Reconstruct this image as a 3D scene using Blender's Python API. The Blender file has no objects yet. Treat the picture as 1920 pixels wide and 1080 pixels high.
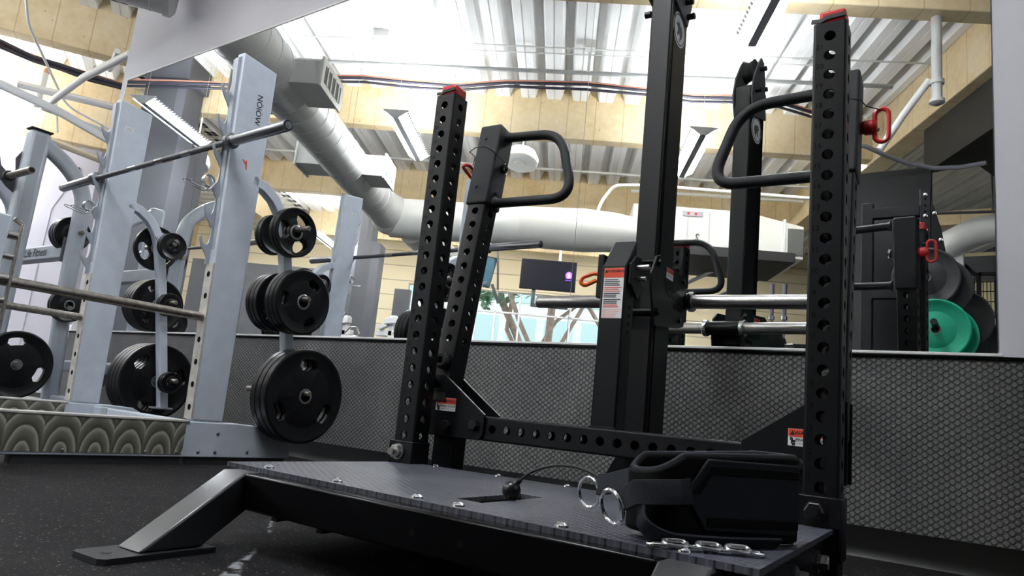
import bpy, bmesh, math, random
from mathutils import Vector, Matrix
random.seed(7)
PI = math.pi
R = math.radians
SC = bpy.context.scene
COL = SC.collection
WALL_Y = 2.70
CAM_H = 0.334

# ------------------------------------------------------------------ materials
MATS = {}

def mat(name, col, rough=0.5, metal=0.0, noise=0.0, nscale=40.0, bump=0.0, bscale=300.0, emis=0.0, coat=0.0, spec=0.5):
    m = bpy.data.materials.new(name)
    m.use_nodes = True
    nt = m.node_tree
    b = nt.nodes['Principled BSDF']
    b.inputs['Base Color'].default_value = (*col, 1)
    b.inputs['Roughness'].default_value = rough
    b.inputs['Metallic'].default_value = metal
    b.inputs['Specular IOR Level'].default_value = spec
    if coat:
        b.inputs['Coat Weight'].default_value = coat
        b.inputs['Coat Roughness'].default_value = 0.15
    if emis:
        b.inputs['Emission Color'].default_value = (*col, 1)
        b.inputs['Emission Strength'].default_value = emis
    at = None
    if noise or bump:
        at = nt.nodes.new('ShaderNodeAttribute')
        at.attribute_name = 'lp'
    if noise:
        n = nt.nodes.new('ShaderNodeTexNoise')
        n.inputs['Scale'].default_value = nscale
        n.inputs['Detail'].default_value = 5
        nt.links.new(at.outputs['Vector'], n.inputs['Vector'])
        r = nt.nodes.new('ShaderNodeValToRGB')
        r.color_ramp.elements[0].position = 0.3
        r.color_ramp.elements[1].position = 0.7
        k0, k1 = 1 - noise, 1 + noise
        r.color_ramp.elements[0].color = (*[min(1, c * k0) for c in col], 1)
        r.color_ramp.elements[1].color = (*[min(1, c * k1) for c in col], 1)
        nt.links.new(n.outputs['Fac'], r.inputs['Fac'])
        nt.links.new(r.outputs['Color'], b.inputs['Base Color'])
    if bump:
        n2 = nt.nodes.new('ShaderNodeTexNoise')
        n2.inputs['Scale'].default_value = bscale
        n2.inputs['Detail'].default_value = 2
        nt.links.new(at.outputs['Vector'], n2.inputs['Vector'])
        bp = nt.nodes.new('ShaderNodeBump')
        bp.inputs['Strength'].default_value = bump
        bp.inputs['Distance'].default_value = 0.002
        nt.links.new(n2.outputs['Fac'], bp.inputs['Height'])
        nt.links.new(bp.outputs['Normal'], b.inputs['Normal'])
    MATS[name] = m
    return m

class NB:
    """small node-graph helper"""
    def __init__(s, m):
        s.nt = m.node_tree
        s.b = s.nt.nodes['Principled BSDF']
        a = s.nt.nodes.new('ShaderNodeAttribute'); a.attribute_name = 'lp'
        s.vec = a.outputs['Vector']
        sp = s.nt.nodes.new('ShaderNodeSeparateXYZ')
        s.nt.links.new(s.vec, sp.inputs[0])
        s.x, s.y, s.z = sp.outputs
    def put(s, inp, v):
        if isinstance(v, (int, float)): inp.default_value = v
        else: s.nt.links.new(v, inp)
    def m(s, op, a, b=0.0, c=0.0):
        n = s.nt.nodes.new('ShaderNodeMath'); n.operation = op
        s.put(n.inputs[0], a); s.put(n.inputs[1], b); s.put(n.inputs[2], c)
        return n.outputs[0]
    def step(s, v, lo, hi):
        n = s.nt.nodes.new('ShaderNodeMapRange'); n.interpolation_type = 'SMOOTHSTEP'
        s.put(n.inputs['Value'], v); n.inputs['From Min'].default_value = lo; n.inputs['From Max'].default_value = hi
        return n.outputs['Result']
    def noise(s, scale, detail=4, vec=None):
        n = s.nt.nodes.new('ShaderNodeTexNoise'); n.inputs['Scale'].default_value = scale; n.inputs['Detail'].default_value = detail
        s.nt.links.new(vec or s.vec, n.inputs['Vector']); return n.outputs['Fac'], n.outputs['Color']
    def voro(s, scale):
        n = s.nt.nodes.new('ShaderNodeTexVoronoi'); n.inputs['Scale'].default_value = scale
        s.nt.links.new(s.vec, n.inputs['Vector']); return n.outputs['Distance'], n.outputs['Color']
    def mix(s, f, a, b):
        n = s.nt.nodes.new('ShaderNodeMix'); n.data_type = 'RGBA'
        s.put(n.inputs[0], f)
        for i, v in ((6, a), (7, b)):
            if isinstance(v, tuple): n.inputs[i].default_value = (*v, 1)
            else: s.nt.links.new(v, n.inputs[i])
        return n.outputs[2]
    def ramp(s, f, stops):
        n = s.nt.nodes.new('ShaderNodeValToRGB')
        e = n.color_ramp.elements
        while len(e) < len(stops): e.new(0.5)
        for i, (p, c) in enumerate(stops): e[i].position = p; e[i].color = (*c, 1)
        s.put(n.inputs[0], f); return n.outputs[0]
    def bump(s, h, strength, dist):
        n = s.nt.nodes.new('ShaderNodeBump'); n.inputs['Strength'].default_value = strength; n.inputs['Distance'].default_value = dist
        s.nt.links.new(h, n.inputs['Height']); s.nt.links.new(n.outputs[0], s.b.inputs['Normal'])
    def color(s, v): s.nt.links.new(v, s.b.inputs['Base Color'])
    def rough(s, v): s.put(s.b.inputs['Roughness'], v)

BLK = mat('black_powder_coat', (0.0030, 0.0033, 0.0050), 0.36, bump=0.2, bscale=900, spec=0.30)
SATIN = mat('black_satin_coat', (0.012, 0.012, 0.014), 0.45, spec=1.0, coat=0.5)
BLKG = mat('black_gloss_coat', (0.0015, 0.0016, 0.0022), 0.22, spec=0.16)
BLKT = mat('black_textured_coat', (0.006, 0.0066, 0.0098), 0.48, bump=0.5, bscale=1400, spec=0.4)
PRINT = mat('dark_print', (0.002, 0.002, 0.002), 0.7, spec=0.1)
SILV = mat('silver_paint', (0.60, 0.655, 0.75), 0.42, 0.1, noise=0.06, nscale=14)
SILVD = mat('silver_paint_grey', (0.40, 0.435, 0.49), 0.38, 0.2, noise=0.06, nscale=10)
STEEL = mat('brushed_steel', (0.50, 0.49, 0.48), 0.30, 0.95, noise=0.08, nscale=60)
STEELW = mat('worn_steel', (0.36, 0.33, 0.29), 0.36, 0.9, noise=0.25, nscale=50)
CHROME = mat('chrome', (0.78, 0.79, 0.82), 0.10, 1.0)
BARST = mat('bar_steel', (0.34, 0.34, 0.36), 0.24, 0.9)
KNURL = mat('knurled_steel', (0.14, 0.14, 0.155), 0.45, 0.8, bump=0.6, bscale=900)
ZINC = mat('zinc_bolt', (0.42, 0.42, 0.43), 0.28, 0.9)
DKBOLT = mat('dark_bolt', (0.035, 0.035, 0.038), 0.30, 0.7)
PLATEW = mat('light_wear_plate', (0.60, 0.585, 0.55), 0.45, 0.35, noise=0.15, nscale=30)
RUB = mat('black_rubber_plate', (0.0055, 0.0058, 0.007), 0.34, spec=0.4, noise=0.3, nscale=25)
RUBM = mat('matte_rubber', (0.018, 0.018, 0.020), 0.6)
GREEN = mat('green_rubber', (0.0, 0.33, 0.18), 0.5, noise=0.06, nscale=20)
RED = mat('red_cap', (0.62, 0.022, 0.025), 0.35)
ORANGE = mat('orange_handle', (0.85, 0.12, 0.02), 0.35)
WHITE = mat('white_print', (0.80, 0.80, 0.80), 0.5)
ORED = mat('sticker_red', (0.80, 0.075, 0.03), 0.5)
STKBLK = mat('sticker_black', (0.01, 0.01, 0.012), 0.6)
WEB = mat('nylon_webbing', (0.014, 0.016, 0.021), 0.6, bump=0.3, bscale=500, spec=0.15)
BELT = mat('belt_fabric', (0.0016, 0.0016, 0.0020), 0.6, bump=0.4, bscale=700, spec=0.10)
PVC = mat('white_pipe', (0.72, 0.72, 0.70), 0.45)
DUCT = mat('grey_duct', (0.56, 0.565, 0.55), 0.5, 0.1, noise=0.05, nscale=3)
DUCTL = mat('pale_duct', (0.70, 0.70, 0.67), 0.5, noise=0.04, nscale=3)
PIPEG = mat('grey_pipe', (0.40, 0.41, 0.40), 0.45)
VENT = mat('vent_dark', (0.10, 0.105, 0.10), 0.6)
HVAC = mat('hvac_white', (0.74, 0.75, 0.73), 0.45)
DARKG = mat('dark_grey_paint', (0.075, 0.078, 0.088), 0.55, noise=0.06, nscale=4)
PILLAR = mat('pillar_grey', (0.085, 0.088, 0.102), 0.6, noise=0.05, nscale=3)
LILAC = mat('lilac_wall', (0.52, 0.505, 0.565), 0.7, noise=0.03, nscale=2)
TRIMW = mat('white_trim', (0.78, 0.78, 0.78), 0.4)
CABD = mat('cable_dark', (0.035, 0.032, 0.05), 0.5)
CABO = mat('cable_orange', (0.45, 0.16, 0.09), 0.5)
CABG = mat('cable_grey', (0.40, 0.40, 0.46), 0.5)
SCREEN = mat('screen_black', (0.004, 0.005, 0.012), 0.45, spec=0.15)
PURP = mat('screen_purple', (0.20, 0.05, 0.65), 0.4, emis=1.2)
SCRW = mat('screen_white', (0.75, 0.72, 0.95), 0.4, emis=1.0)
LAMP = mat('lamp_tube', (0.93, 0.965, 1.0), 0.5, emis=1.0)
LAMPH = mat('lamp_housing', (0.50, 0.515, 0.55), 0.5)
MIRR = mat('mirror_silver', (0.93, 0.945, 0.94), 0.0, 1.0)
GLASS = mat('window_glass', (1, 1, 1), 0.0)
GLASS.node_tree.nodes['Principled BSDF'].inputs['Transmission Weight'].default_value = 1.0
GLASS.node_tree.nodes['Principled BSDF'].inputs['IOR'].default_value = 1.02
BARK = mat('bark', (0.42, 0.33, 0.29), 0.9, noise=0.2, nscale=8)
LEAF = mat('foliage', (0.30, 0.48, 0.33), 0.8, noise=0.35, nscale=6)
FACADE = mat('pale_facade', (0.72, 0.78, 0.75), 0.8, noise=0.1, nscale=3)
LAWN = mat('outdoor_ground', (0.30, 0.42, 0.25), 0.9, noise=0.2, nscale=2)
GYMW = mat('machine_white', (0.66, 0.66, 0.66), 0.4)

def lamp_strength(v):
    LAMP.node_tree.nodes['Principled BSDF'].inputs['Emission Strength'].default_value = v
lamp_strength(34.0)

# floor: black rubber with flecks and a white tape residue streak
FLOOR = mat('rubber_floor', (0.03, 0.03, 0.033), 0.75, spec=0.12)
q = NB(FLOOR)
d1, c1 = q.voro(260.0)
d2, c2 = q.voro(130.0)
f1, _ = q.noise(3.0, 6)
f2, _ = q.noise(24.0, 5)
sep = q.nt.nodes.new('ShaderNodeSeparateColor'); q.nt.links.new(c1, sep.inputs[0])
sep2 = q.nt.nodes.new('ShaderNodeSeparateColor'); q.nt.links.new(c2, sep2.inputs[0])
fleck = q.m('MULTIPLY', q.m('GREATER_THAN', sep.outputs[0], 0.92), q.m('LESS_THAN', d1, 0.45))
fleck2 = q.m('MULTIPLY', q.m('GREATER_THAN', sep2.outputs[1], 0.94), q.m('LESS_THAN', d2, 0.36))
base = q.ramp(f1, [(0.25, (0.005, 0.005, 0.006)), (0.75, (0.014, 0.0135, 0.015))])
base = q.mix(q.m('MULTIPLY', q.step(f2, 0.5, 0.75), 0.35), base, (0.028, 0.025, 0.022))
fc = q.ramp(sep.outputs[2], [(0.0, (0.11, 0.065, 0.05)), (0.45, (0.12, 0.105, 0.09)), (1.0, (0.045, 0.045, 0.055))])
base = q.mix(fleck, base, fc)
base = q.mix(q.m('MULTIPLY', fleck2, 0.8), base, (0.17, 0.145, 0.12))
# streak: along the line through (-1.30,0.985) with direction (0.72,-0.69)
u = q.m('ADD', q.m('MULTIPLY', q.m('ADD', q.x, 1.30), 0.72), q.m('MULTIPLY', q.m('ADD', q.y, -0.985), -0.69))
v = q.m('ADD', q.m('MULTIPLY', q.m('ADD', q.x, 1.30), 0.69), q.m('MULTIPLY', q.m('ADD', q.y, -0.985), 0.72))
fs, _ = q.noise(30.0, 6)
fl, _ = q.noise(7.0, 3)
wob = q.m('ABSOLUTE', q.m('ADD', v, q.m('MULTIPLY', q.m('ADD', fl, -0.5), 0.05)))
wid = q.m('ADD', 0.004, q.m('MULTIPLY', q.step(u, -0.1, 0.25), 0.013))
inside = q.step(q.m('SUBTRACT', wid, wob), -0.004, 0.006)
rng = q.m('MULTIPLY', q.step(u, -0.62, -0.56), q.m('SUBTRACT', 1.0, q.step(u, 0.26, 0.34)))
gap = q.m('SUBTRACT', 1.0, q.m('MULTIPLY', q.step(u, -0.30, -0.26), q.m('SUBTRACT', 1.0, q.step(u, -0.10, -0.06))))
stk = q.m('MULTIPLY', q.m('MULTIPLY', inside, rng), q.m('MULTIPLY', q.step(fs, 0.42, 0.55), gap))
base = q.mix(q.m('MULTIPLY', stk, 0.8), base, (0.26, 0.27, 0.29))
q.color(base)
q.bump(q.noise(220.0, 3)[0], 0.35, 0.002)
q.rough(0.75)

# studded wall rubber
def dots(q, pu, pv, du, dv, r0):
    def cell(ou, ov):
        a = q.m('SUBTRACT', q.m('FRACT', q.m('ADD', q.m('DIVIDE', pu, du), ou)), 0.5)
        b = q.m('SUBTRACT', q.m('FRACT', q.m('ADD', q.m('DIVIDE', pv, dv), ov)), 0.5)
        a = q.m('MULTIPLY', a, du); b = q.m('MULTIPLY', b, dv)
        return q.m('SQRT', q.m('ADD', q.m('MULTIPLY', a, a), q.m('MULTIPLY', b, b)))
    d = q.m('MINIMUM', cell(0, 0), cell(0.5, 0.5))
    return d
STUD = mat('studded_rubber', (0.05, 0.05, 0.053), 0.38, spec=0.7)
q = NB(STUD)
d = dots(q, q.x, q.z, 0.030, 0.0215, 0.007)
h = q.m('SUBTRACT', 1.0, q.step(d, 0.0058, 0.0084))
nf, _ = q.noise(2.2, 4)
top = q.ramp(nf, [(0.3, (0.105, 0.108, 0.113)), (0.7, (0.20, 0.20, 0.195))])
low = q.ramp(nf, [(0.3, (0.050, 0.052, 0.056)), (0.7, (0.105, 0.105, 0.104))])
q.color(q.mix(h, low, top))  # stud tops lightened, gaps darkened: highlight and occlusion painted into the colour
q.bump(h, 1.0, 0.004)
q.rough(0.36)

# deck mat: rows of small raised tread bars
TREAD = mat('tread_mat', (0.030, 0.030, 0.035), 0.5)
q = NB(TREAD)
d = dots(q, q.x, q.y, 0.026, 0.020, 0.006)
h = q.m('SUBTRACT', 1.0, q.step(d, 0.003, 0.0075))
q.bump(h, 0.8, 0.0025)
nf, _ = q.noise(5.0, 4)
q.color(q.ramp(nf, [(0.3, (0.040, 0.041, 0.056)), (0.7, (0.078, 0.079, 0.104))]))
q.rough(0.42)

# swirled stainless kick plate: overlapping turned arcs
SWIRL = mat('swirled_steel', (0.5, 0.5, 0.46), 0.3, 0.35)
q = NB(SWIRL)
pu = q.m('SUBTRACT', q.m('MULTIPLY', q.m('FRACT', q.m('DIVIDE', q.y, 0.124)), 0.124), 0.066)
pz = q.m('MULTIPLY', q.m('SUBTRACT', q.z, 0.030), 0.52)
dist = q.m('SQRT', q.m('ADD', q.m('MULTIPLY', pu, pu), q.m('MULTIPLY', pz, pz)))
ring = q.m('FRACT', q.m('DIVIDE', dist, 0.0285))
nf, _ = q.noise(18.0, 4)
mixv = q.m('ADD', ring, q.m('MULTIPLY', q.m('SUBTRACT', nf, 0.5), 0.35))
q.color(q.ramp(mixv, [(0.0, (0.09, 0.085, 0.065)), (0.6, (0.26, 0.25, 0.205)), (0.88, (0.56, 0.545, 0.46)), (1.0, (0.14, 0.13, 0.11))]))
q.rough(0.38)

# gym wall paint
WALLP = mat('wall_paint', (0.56, 0.555, 0.585), 0.6)
q = NB(WALLP)
nf, _ = q.noise(1.5, 3)
q.color(q.ramp(nf, [(0.3, (0.61, 0.61, 0.665)), (0.7, (0.67, 0.665, 0.715))]))
q.bump(q.noise(160.0, 2)[0], 0.15, 0.002)

# white corrugated roof deck
DECK = mat('roof_deck', (0.88, 0.88, 0.87), 0.5, noise=0.04, nscale=1.2)

# board-formed tan beams (joints every 0.4 m along local x, or y)
def beam_mat(name, ax):
    m = mat(name, (0.6, 0.5, 0.3), 0.8)
    q = NB(m)
    c = q.x if ax == 'x' else q.y
    fr = q.m('FRACT', q.m('DIVIDE', c, 0.40))
    joint = q.m('LESS_THAN', q.m('ABSOLUTE', q.m('SUBTRACT', fr, 0.5)), 0.018)
    n1, _ = q.noise(2.0, 6); n2, _ = q.noise(14.0, 5)
    col = q.ramp(q.m('ADD', q.m('MULTIPLY', n1, 0.65), q.m('MULTIPLY', n2, 0.35)),
                 [(0.30, (0.59, 0.44, 0.235)), (0.52, (0.71, 0.57, 0.35)), (0.70, (0.75, 0.65, 0.46))])
    col = q.mix(q.m('MULTIPLY', joint, 0.55), col, (0.42, 0.28, 0.12))
    d, cc = q.voro(7.0)
    col = q.mix(q.m('MULTIPLY', q.m('LESS_THAN', d, 0.07), 0.6), col, (0.18, 0.12, 0.06))
    q.color(col); q.rough(0.8)
    return m
BEAMX = beam_mat('board_formed_beam', 'x')
BEAMY = beam_mat('board_formed_girder', 'y')
SIDING = mat('pale_siding', (0.74, 0.66, 0.46), 0.7)
q = NB(SIDING)
fr = q.m('FRACT', q.m('DIVIDE', q.z, 0.38))
q.color(q.mix(q.m('MULTIPLY', q.m('LESS_THAN', fr, 0.07), 0.8), (0.74, 0.65, 0.45), (0.34, 0.30, 0.22)))
SOFFIT = mat('dark_soffit', (0.022, 0.019, 0.014), 0.8, noise=0.15, nscale=3)

# ------------------------------------------------------------------ frames
def frame(o, th, mirror=False):
    """local (x, y, z) -> world; mirror=True measures y away from the mirror's far side, back into the room"""
    o = Vector(o); c, s = math.cos(th), math.sin(th)
    if not mirror:
        return lambda p: Vector((o.x + c * p[0] - s * p[1], o.y + s * p[0] + c * p[1], o.z + p[2]))
    return lambda p: Vector((c * p[0] - s * p[1], 2 * WALL_Y - (s * p[0] + c * p[1]), p[2]))
WORLD = frame((0, 0, 0), 0)
M = frame((-0.9326, 1.671, 0), 0.0566)       # belt squat machine
K = frame((-2.4357, 1.7122, 0), -0.0251)     # half rack with the bar
G = frame((0, 0, 0), R(31.108), True)        # the building grid behind the camera
V = frame((0, 0, 0), 0.0, True)              # behind the camera, square to the wall
D = frame((0, 0, 0), R(58.9))                # bay beyond the end of the wall
M_TH, K_TH = 0.0566, -0.0251

# ------------------------------------------------------------------ mesh builder
def perp(a):
    a = a.normalized()
    t = Vector((0, 0, 1)) if abs(a.z) < 0.9 else Vector((1, 0, 0))
    u = t.cross(a).normalized()
    return u, a.cross(u).normalized()

class MB:
    def __init__(s, fr=WORLD):
        s.f = fr; s.V = []; s.F = []
    def add(s, vs, fs):
        n = len(s.V)
        s.V += [tuple(v) for v in vs]
        s.F += [[i + n for i in f] for f in fs]
        return s
    def obox(s, c, ex, ey, ez):
        c, ex, ey, ez = map(Vector, (c, ex, ey, ez))
        vs = [c + ex * a + ey * b + ez * d for a in (-1, 1) for b in (-1, 1) for d in (-1, 1)]
        return s.add(vs, [(0, 1, 3, 2), (4, 6, 7, 5), (0, 4, 5, 1), (2, 3, 7, 6), (0, 2, 6, 4), (1, 5, 7, 3)])
    def box(s, x0, x1, y0, y1, z0, z1):
        return s.obox(((x0 + x1) / 2, (y0 + y1) / 2, (z0 + z1) / 2), ((x1 - x0) / 2, 0, 0), (0, (y1 - y0) / 2, 0), (0, 0, (z1 - z0) / 2))
    def bar(s, p0, p1, w, h, up=(0, 0, 1)):
        p0, p1 = Vector(p0), Vector(p1)
        a = (p1 - p0)
        u = Vector(up).cross(a)
        u = u.normalized() if u.length > 1e-6 else perp(a)[0]
        v = a.cross(u).normalized()
        return s.obox((p0 + p1) / 2, a / 2, u * (w / 2), v * (h / 2))
    def prism(s, pts, o, u, v, n):
        """polygon pts in the (u, v) plane at o, extruded by vector n"""
        o, u, v, n = map(Vector, (o, u, v, n))
        k = len(pts)
        a = [o + u * p[0] + v * p[1] for p in pts]
        b = [p + n for p in a]
        fs = [list(range(k))[::-1], list(range(k, 2 * k))]
        fs += [(i, (i + 1) % k, k + (i + 1) % k, k + i) for i in range(k)]
        return s.add(a + b, fs)
    def lathe(s, p, ax, prof, n=24, caps=True, a0=0.0):
        p, ax = Vector(p), Vector(ax).normalized()
        u, v = perp(ax)
        vs, fs = [], []
        for t, r in prof:
            for i in range(n):
                a = a0 + 2 * PI * i / n
                vs.append(p + ax * t + (u * math.cos(a) + v * math.sin(a)) * r)
        m = len(prof)
        for j in range(m - 1):
            for i in range(n):
                k = (i + 1) % n
                fs.append((j * n + i, j * n + k, (j + 1) * n + k, (j + 1) * n + i))
        if caps:
            fs.append(list(range(n))[::-1]); fs.append([(m - 1) * n + i for i in range(n)])
        return s.add(vs, fs)
    def cyl(s, p0, p1, r, r1=None, n=18):
        p0, p1 = Vector(p0), Vector(p1)
        return s.lathe(p0, p1 - p0, [(0, r), ((p1 - p0).length, r if r1 is None else r1)], n)
    def tube(s, pts, r, n=10, closed=False, rect=None, up=None):
        """swept tube; rect=(w, h) gives a rectangular section whose w side lies along up"""
        pts = [Vector(p) for p in pts]
        k = len(pts)
        vs, fs = [], []
        u = None
        for i, p in enumerate(pts):
            a = pts[(i + 1) % k] if (closed or i < k - 1) else pts[i]
            b = pts[i - 1] if (closed or i > 0) else pts[i]
            t = (a - b).normalized()
            if up is not None:
                u = (Vector(up) - t * Vector(up).dot(t)).normalized()
            elif u is None:
                u = perp(t)[0]
            else:
                u = u - t * u.dot(t)
                u = u.normalized() if u.length > 1e-7 else perp(t)[0]
            v = t.cross(u)
            if rect:
                w, h = rect[0] / 2, rect[1] / 2
                for c, d in ((-1, -1), (1, -1), (1, 1), (-1, 1)):
                    vs.append(p + u * c * w + v * d * h)
            else:
                for j in range(n):
                    an = 2 * PI * j / n
                    vs.append(p + (u * math.cos(an) + v * math.sin(an)) * r)
        if rect: n = 4
        for i in range(k if closed else k - 1):
            i2 = (i + 1) % k
            for j in range(n):
                j2 = (j + 1) % n
                fs.append((i * n + j, i * n + j2, i2 * n + j2, i2 * n + j))
        if not closed:
            fs.append(list(range(n))[::-1]); fs.append([(k - 1) * n + j for j in range(n)])
        return s.add(vs, fs)
    def ball(s, c, r, n=18, m=10, sq=(1, 1, 1)):
        c = Vector(c)
        vs = [c + Vector((0, 0, -r * sq[2]))]
        fs = []
        for j in range(1, m):
            b = -PI / 2 + PI * j / m
            for i in range(n):
                a = 2 * PI * i / n
                vs.append(c + Vector((math.cos(a) * math.cos(b) * r * sq[0], math.sin(a) * math.cos(b) * r * sq[1], math.sin(b) * r * sq[2])))
        vs.append(c + Vector((0, 0, r * sq[2])))
        for i in range(n):
            fs.append((0, 1 + (i + 1) % n, 1 + i))
            e = len(vs) - 1
            fs.append((e, e - n + i, e - n + (i + 1) % n))
        for j in range(m - 2):
            for i in range(n):
                k = (i + 1) % n
                fs.append((1 + j * n + i, 1 + j * n + k, 1 + (j + 1) * n + k, 1 + (j + 1) * n + i))
        return s.add(vs, fs)
    def torus(s, c, ax, Rr, r, n=28, m=8):
        c = Vector(c); u, v = perp(Vector(ax))
        return s.tube([c + (u * math.cos(2 * PI * i / n) + v * math.sin(2 * PI * i / n)) * Rr for i in range(n)], r, m, True)
    def hexnut(s, p, ax, r, h):
        p = Vector(p); ax = Vector(ax).normalized()
        s.lathe(p, ax, [(0, r), (h * 0.85, r), (h, r * 0.86)], 6)
        return s
    def bolt(s, p, ax, r):
        """domed carriage bolt"""
        return s.lathe(p, ax, [(0, r), (r * 0.22, r * 0.95), (r * 0.5, r * 0.6), (r * 0.62, r * 0.15)], 14)
    def text(s, body, o, u, v, size, th=0.0008, align='CENTER', bold=False):
        o, u, v = map(Vector, (o, u, v))
        cu = bpy.data.curves.new('t', 'FONT'); cu.body = body; cu.size = size
        cu.align_x = align; cu.align_y = 'CENTER'; cu.resolution_u = 3
        if bold: cu.offset = size * 0.018
        ob = bpy.data.objects.new('t', cu); COL.objects.link(ob)
        me = ob.to_mesh()
        n = u.cross(v).normalized() * th
        s.add([o + u * w.co.x + v * w.co.y + n for w in me.vertices], [list(p.vertices) for p in me.polygons])
        ob.to_mesh_clear(); bpy.data.objects.remove(ob); bpy.data.curves.remove(cu)
        return s
    def holed(s, o, u, v, n, w, cells, t=0.005):
        """plate face of width w along u starting at o, running along v; cells = list of (v0, v1, r or None)"""
        o, u, v, n = map(Vector, (o, u, v, n))
        for v0, v1, r in cells:
            if not r:
                for dd in (0, -t):
                    s.add([o + u * a + v * b + n * dd for a, b in ((-w / 2, v0), (w / 2, v0), (w / 2, v1), (-w / 2, v1))], [(0, 1, 2, 3)])
                continue
            h = (v1 - v0) / 2; vc = (v0 + v1) / 2
            out = []
            for k in range(4): out.append((w / 2 - w * k / 4, h))
            for k in range(4): out.append((-w / 2, h - 2 * h * k / 4))
            for k in range(4): out.append((-w / 2 + w * k / 4, -h))
            for k in range(4): out.append((w / 2, -h + 2 * h * k / 4))
            inn = [(r * math.cos(PI / 4 + 2 * PI * k / 16), r * math.sin(PI / 4 + 2 * PI * k / 16)) for k in range(16)]
            vs = []
            for dd in (0, -t):
                vs += [o + u * a + v * (vc + b) + n * dd for a, b in out] + [o + u * a + v * (vc + b) + n * dd for a, b in inn]
            fs = []
            for k in range(16):
                l = (k + 1) % 16
                fs += [(k, l, 16 + l, 16 + k), (32 + k, 48 + k, 48 + l, 32 + l), (16 + k, 16 + l, 48 + l, 48 + k)]
            s.add(vs, fs)
        return s
    def holed_tube(s, p0, ax, sx, w, L, cx, cy=None, d=None, cap=True):
        """square tube from p0 along ax; sx = one side direction; cx = cells of the +-sy faces, cy = cells of the +-sx faces"""
        p0, ax, sx = Vector(p0), Vector(ax).normalized(), Vector(sx).normalized()
        sy = ax.cross(sx).normalized()
        d = d or w
        c = 0.006
        full = [(0, L, None)]
        for n, u, cells, wid, off in ((sy, sx, cx, w, d / 2), (-sy, sx, cx, w, d / 2), (sx, sy, cy or full, d, w / 2), (-sx, sy, cy or full, d, w / 2)):
            s.holed(p0 + n * off, u, ax, n, wid - 2 * c, cells)
        for a in (-1, 1):
            for b in (-1, 1):
                q0 = p0 + sx * a * (w / 2 - c) + sy * b * (d / 2 - c)
                ring = [q0 + sx * a * c * math.cos(k * PI / 6) + sy * b * c * math.sin(k * PI / 6) for k in range(4)]
                s.add(ring + [x + ax * L for x in ring], [(k, k + 1, 5 + k, 4 + k) for k in range(3)])
        if cap:
            for tt in (0.001, L - 0.001):
                s.obox(p0 + ax * tt, sx * (w / 2 - 0.002), sy * (d / 2 - 0.002), ax * 0.001)
        return s
    def build(s, name, material, parent=None, bevel=0.0, smooth=35, label=None, cat=None, group=None, kind=None, seg=2, fix=True, origin=None):
        W = [s.f(p) for p in s.V]
        if parent is not None:
            inv = parent.matrix_world.inverted() if parent.name not in PARENT_INV else PARENT_INV[parent.name]
            pts = [inv @ w for w in W]
            org = None
        else:
            if origin is not None: org = Vector(origin)
            else:
                lo = [min(w[i] for w in W) for i in range(3)]; hi = [max(w[i] for w in W) for i in range(3)]
                org = Vector(((lo[0] + hi[0]) / 2, (lo[1] + hi[1]) / 2, lo[2]))
            pts = [w - org for w in W]
        me = bpy.data.meshes.new(name)
        me.from_pydata(pts, [], s.F)
        at = me.attributes.new('lp', 'FLOAT_VECTOR', 'POINT')
        at.data.foreach_set('vector', [c for p in s.V for c in p])
        if fix:
            bm = bmesh.new(); bm.from_mesh(me)
            bmesh.ops.recalc_face_normals(bm, faces=bm.faces)
            bm.to_mesh(me); bm.free()
        me.materials.append(material)
        if smooth:
            me.polygons.foreach_set('use_smooth', [True] * len(me.polygons))
            me.set_sharp_from_angle(angle=R(smooth))
        ob = bpy.data.objects.new(name, me)
        COL.objects.link(ob)
        if parent is not None: ob.parent = parent; PARENT_INV[ob.name] = PARENT_INV.get(parent.name, parent.matrix_world.inverted())
        else: ob.location = org; PARENT_INV[ob.name] = Matrix.Translation(-org)
        if bevel:
            md = ob.modifiers.new('bevel', 'BEVEL'); md.width = bevel; md.segments = seg; md.limit_method = 'ANGLE'; md.angle_limit = R(40)
        return tag(ob, label, cat, group, kind)

PARENT_INV = {}
def tag(o, label=None, cat=None, group=None, kind=None):
    if label: o['label'] = label
    if cat: o['category'] = cat
    if group: o['group'] = group
    if kind: o['kind'] = kind
    return o
def thing(name, label, cat, loc, rz=0.0, group=None):
    o = bpy.data.objects.new(name, None); COL.objects.link(o)
    o.empty_display_size = 0.05
    o.location = loc; o.rotation_euler = (0, 0, rz)
    PARENT_INV[o.name] = (Matrix.Translation(Vector(loc)) @ Matrix.Rotation(rz, 4, 'Z')).inverted()
    return tag(o, label, cat, group)
def arc(c, u, v, r, a0, a1, n=8):
    c, u, v = map(Vector, (c, u, v))
    return [c + u * (r * math.cos(a0 + (a1 - a0) * i / n)) + v * (r * math.sin(a0 + (a1 - a0) * i / n)) for i in range(n + 1)]
def fillet(pts, r, n=6):
    """polyline with rounded corners"""
    pts = [Vector(p) for p in pts]
    out = [pts[0]]
    for a, b, c in zip(pts, pts[1:], pts[2:]):
        d0, d1 = (a - b), (c - b)
        rr = min(r, d0.length * 0.48, d1.length * 0.48)
        p0, p1 = b + d0.normalized() * rr, b + d1.normalized() * rr
        for i in range(n + 1):
            t = i / n
            out.append(p0 * (1 - t) ** 2 + b * (2 * t * (1 - t)) + p1 * t * t)
    out.append(pts[-1])
    return out
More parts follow.
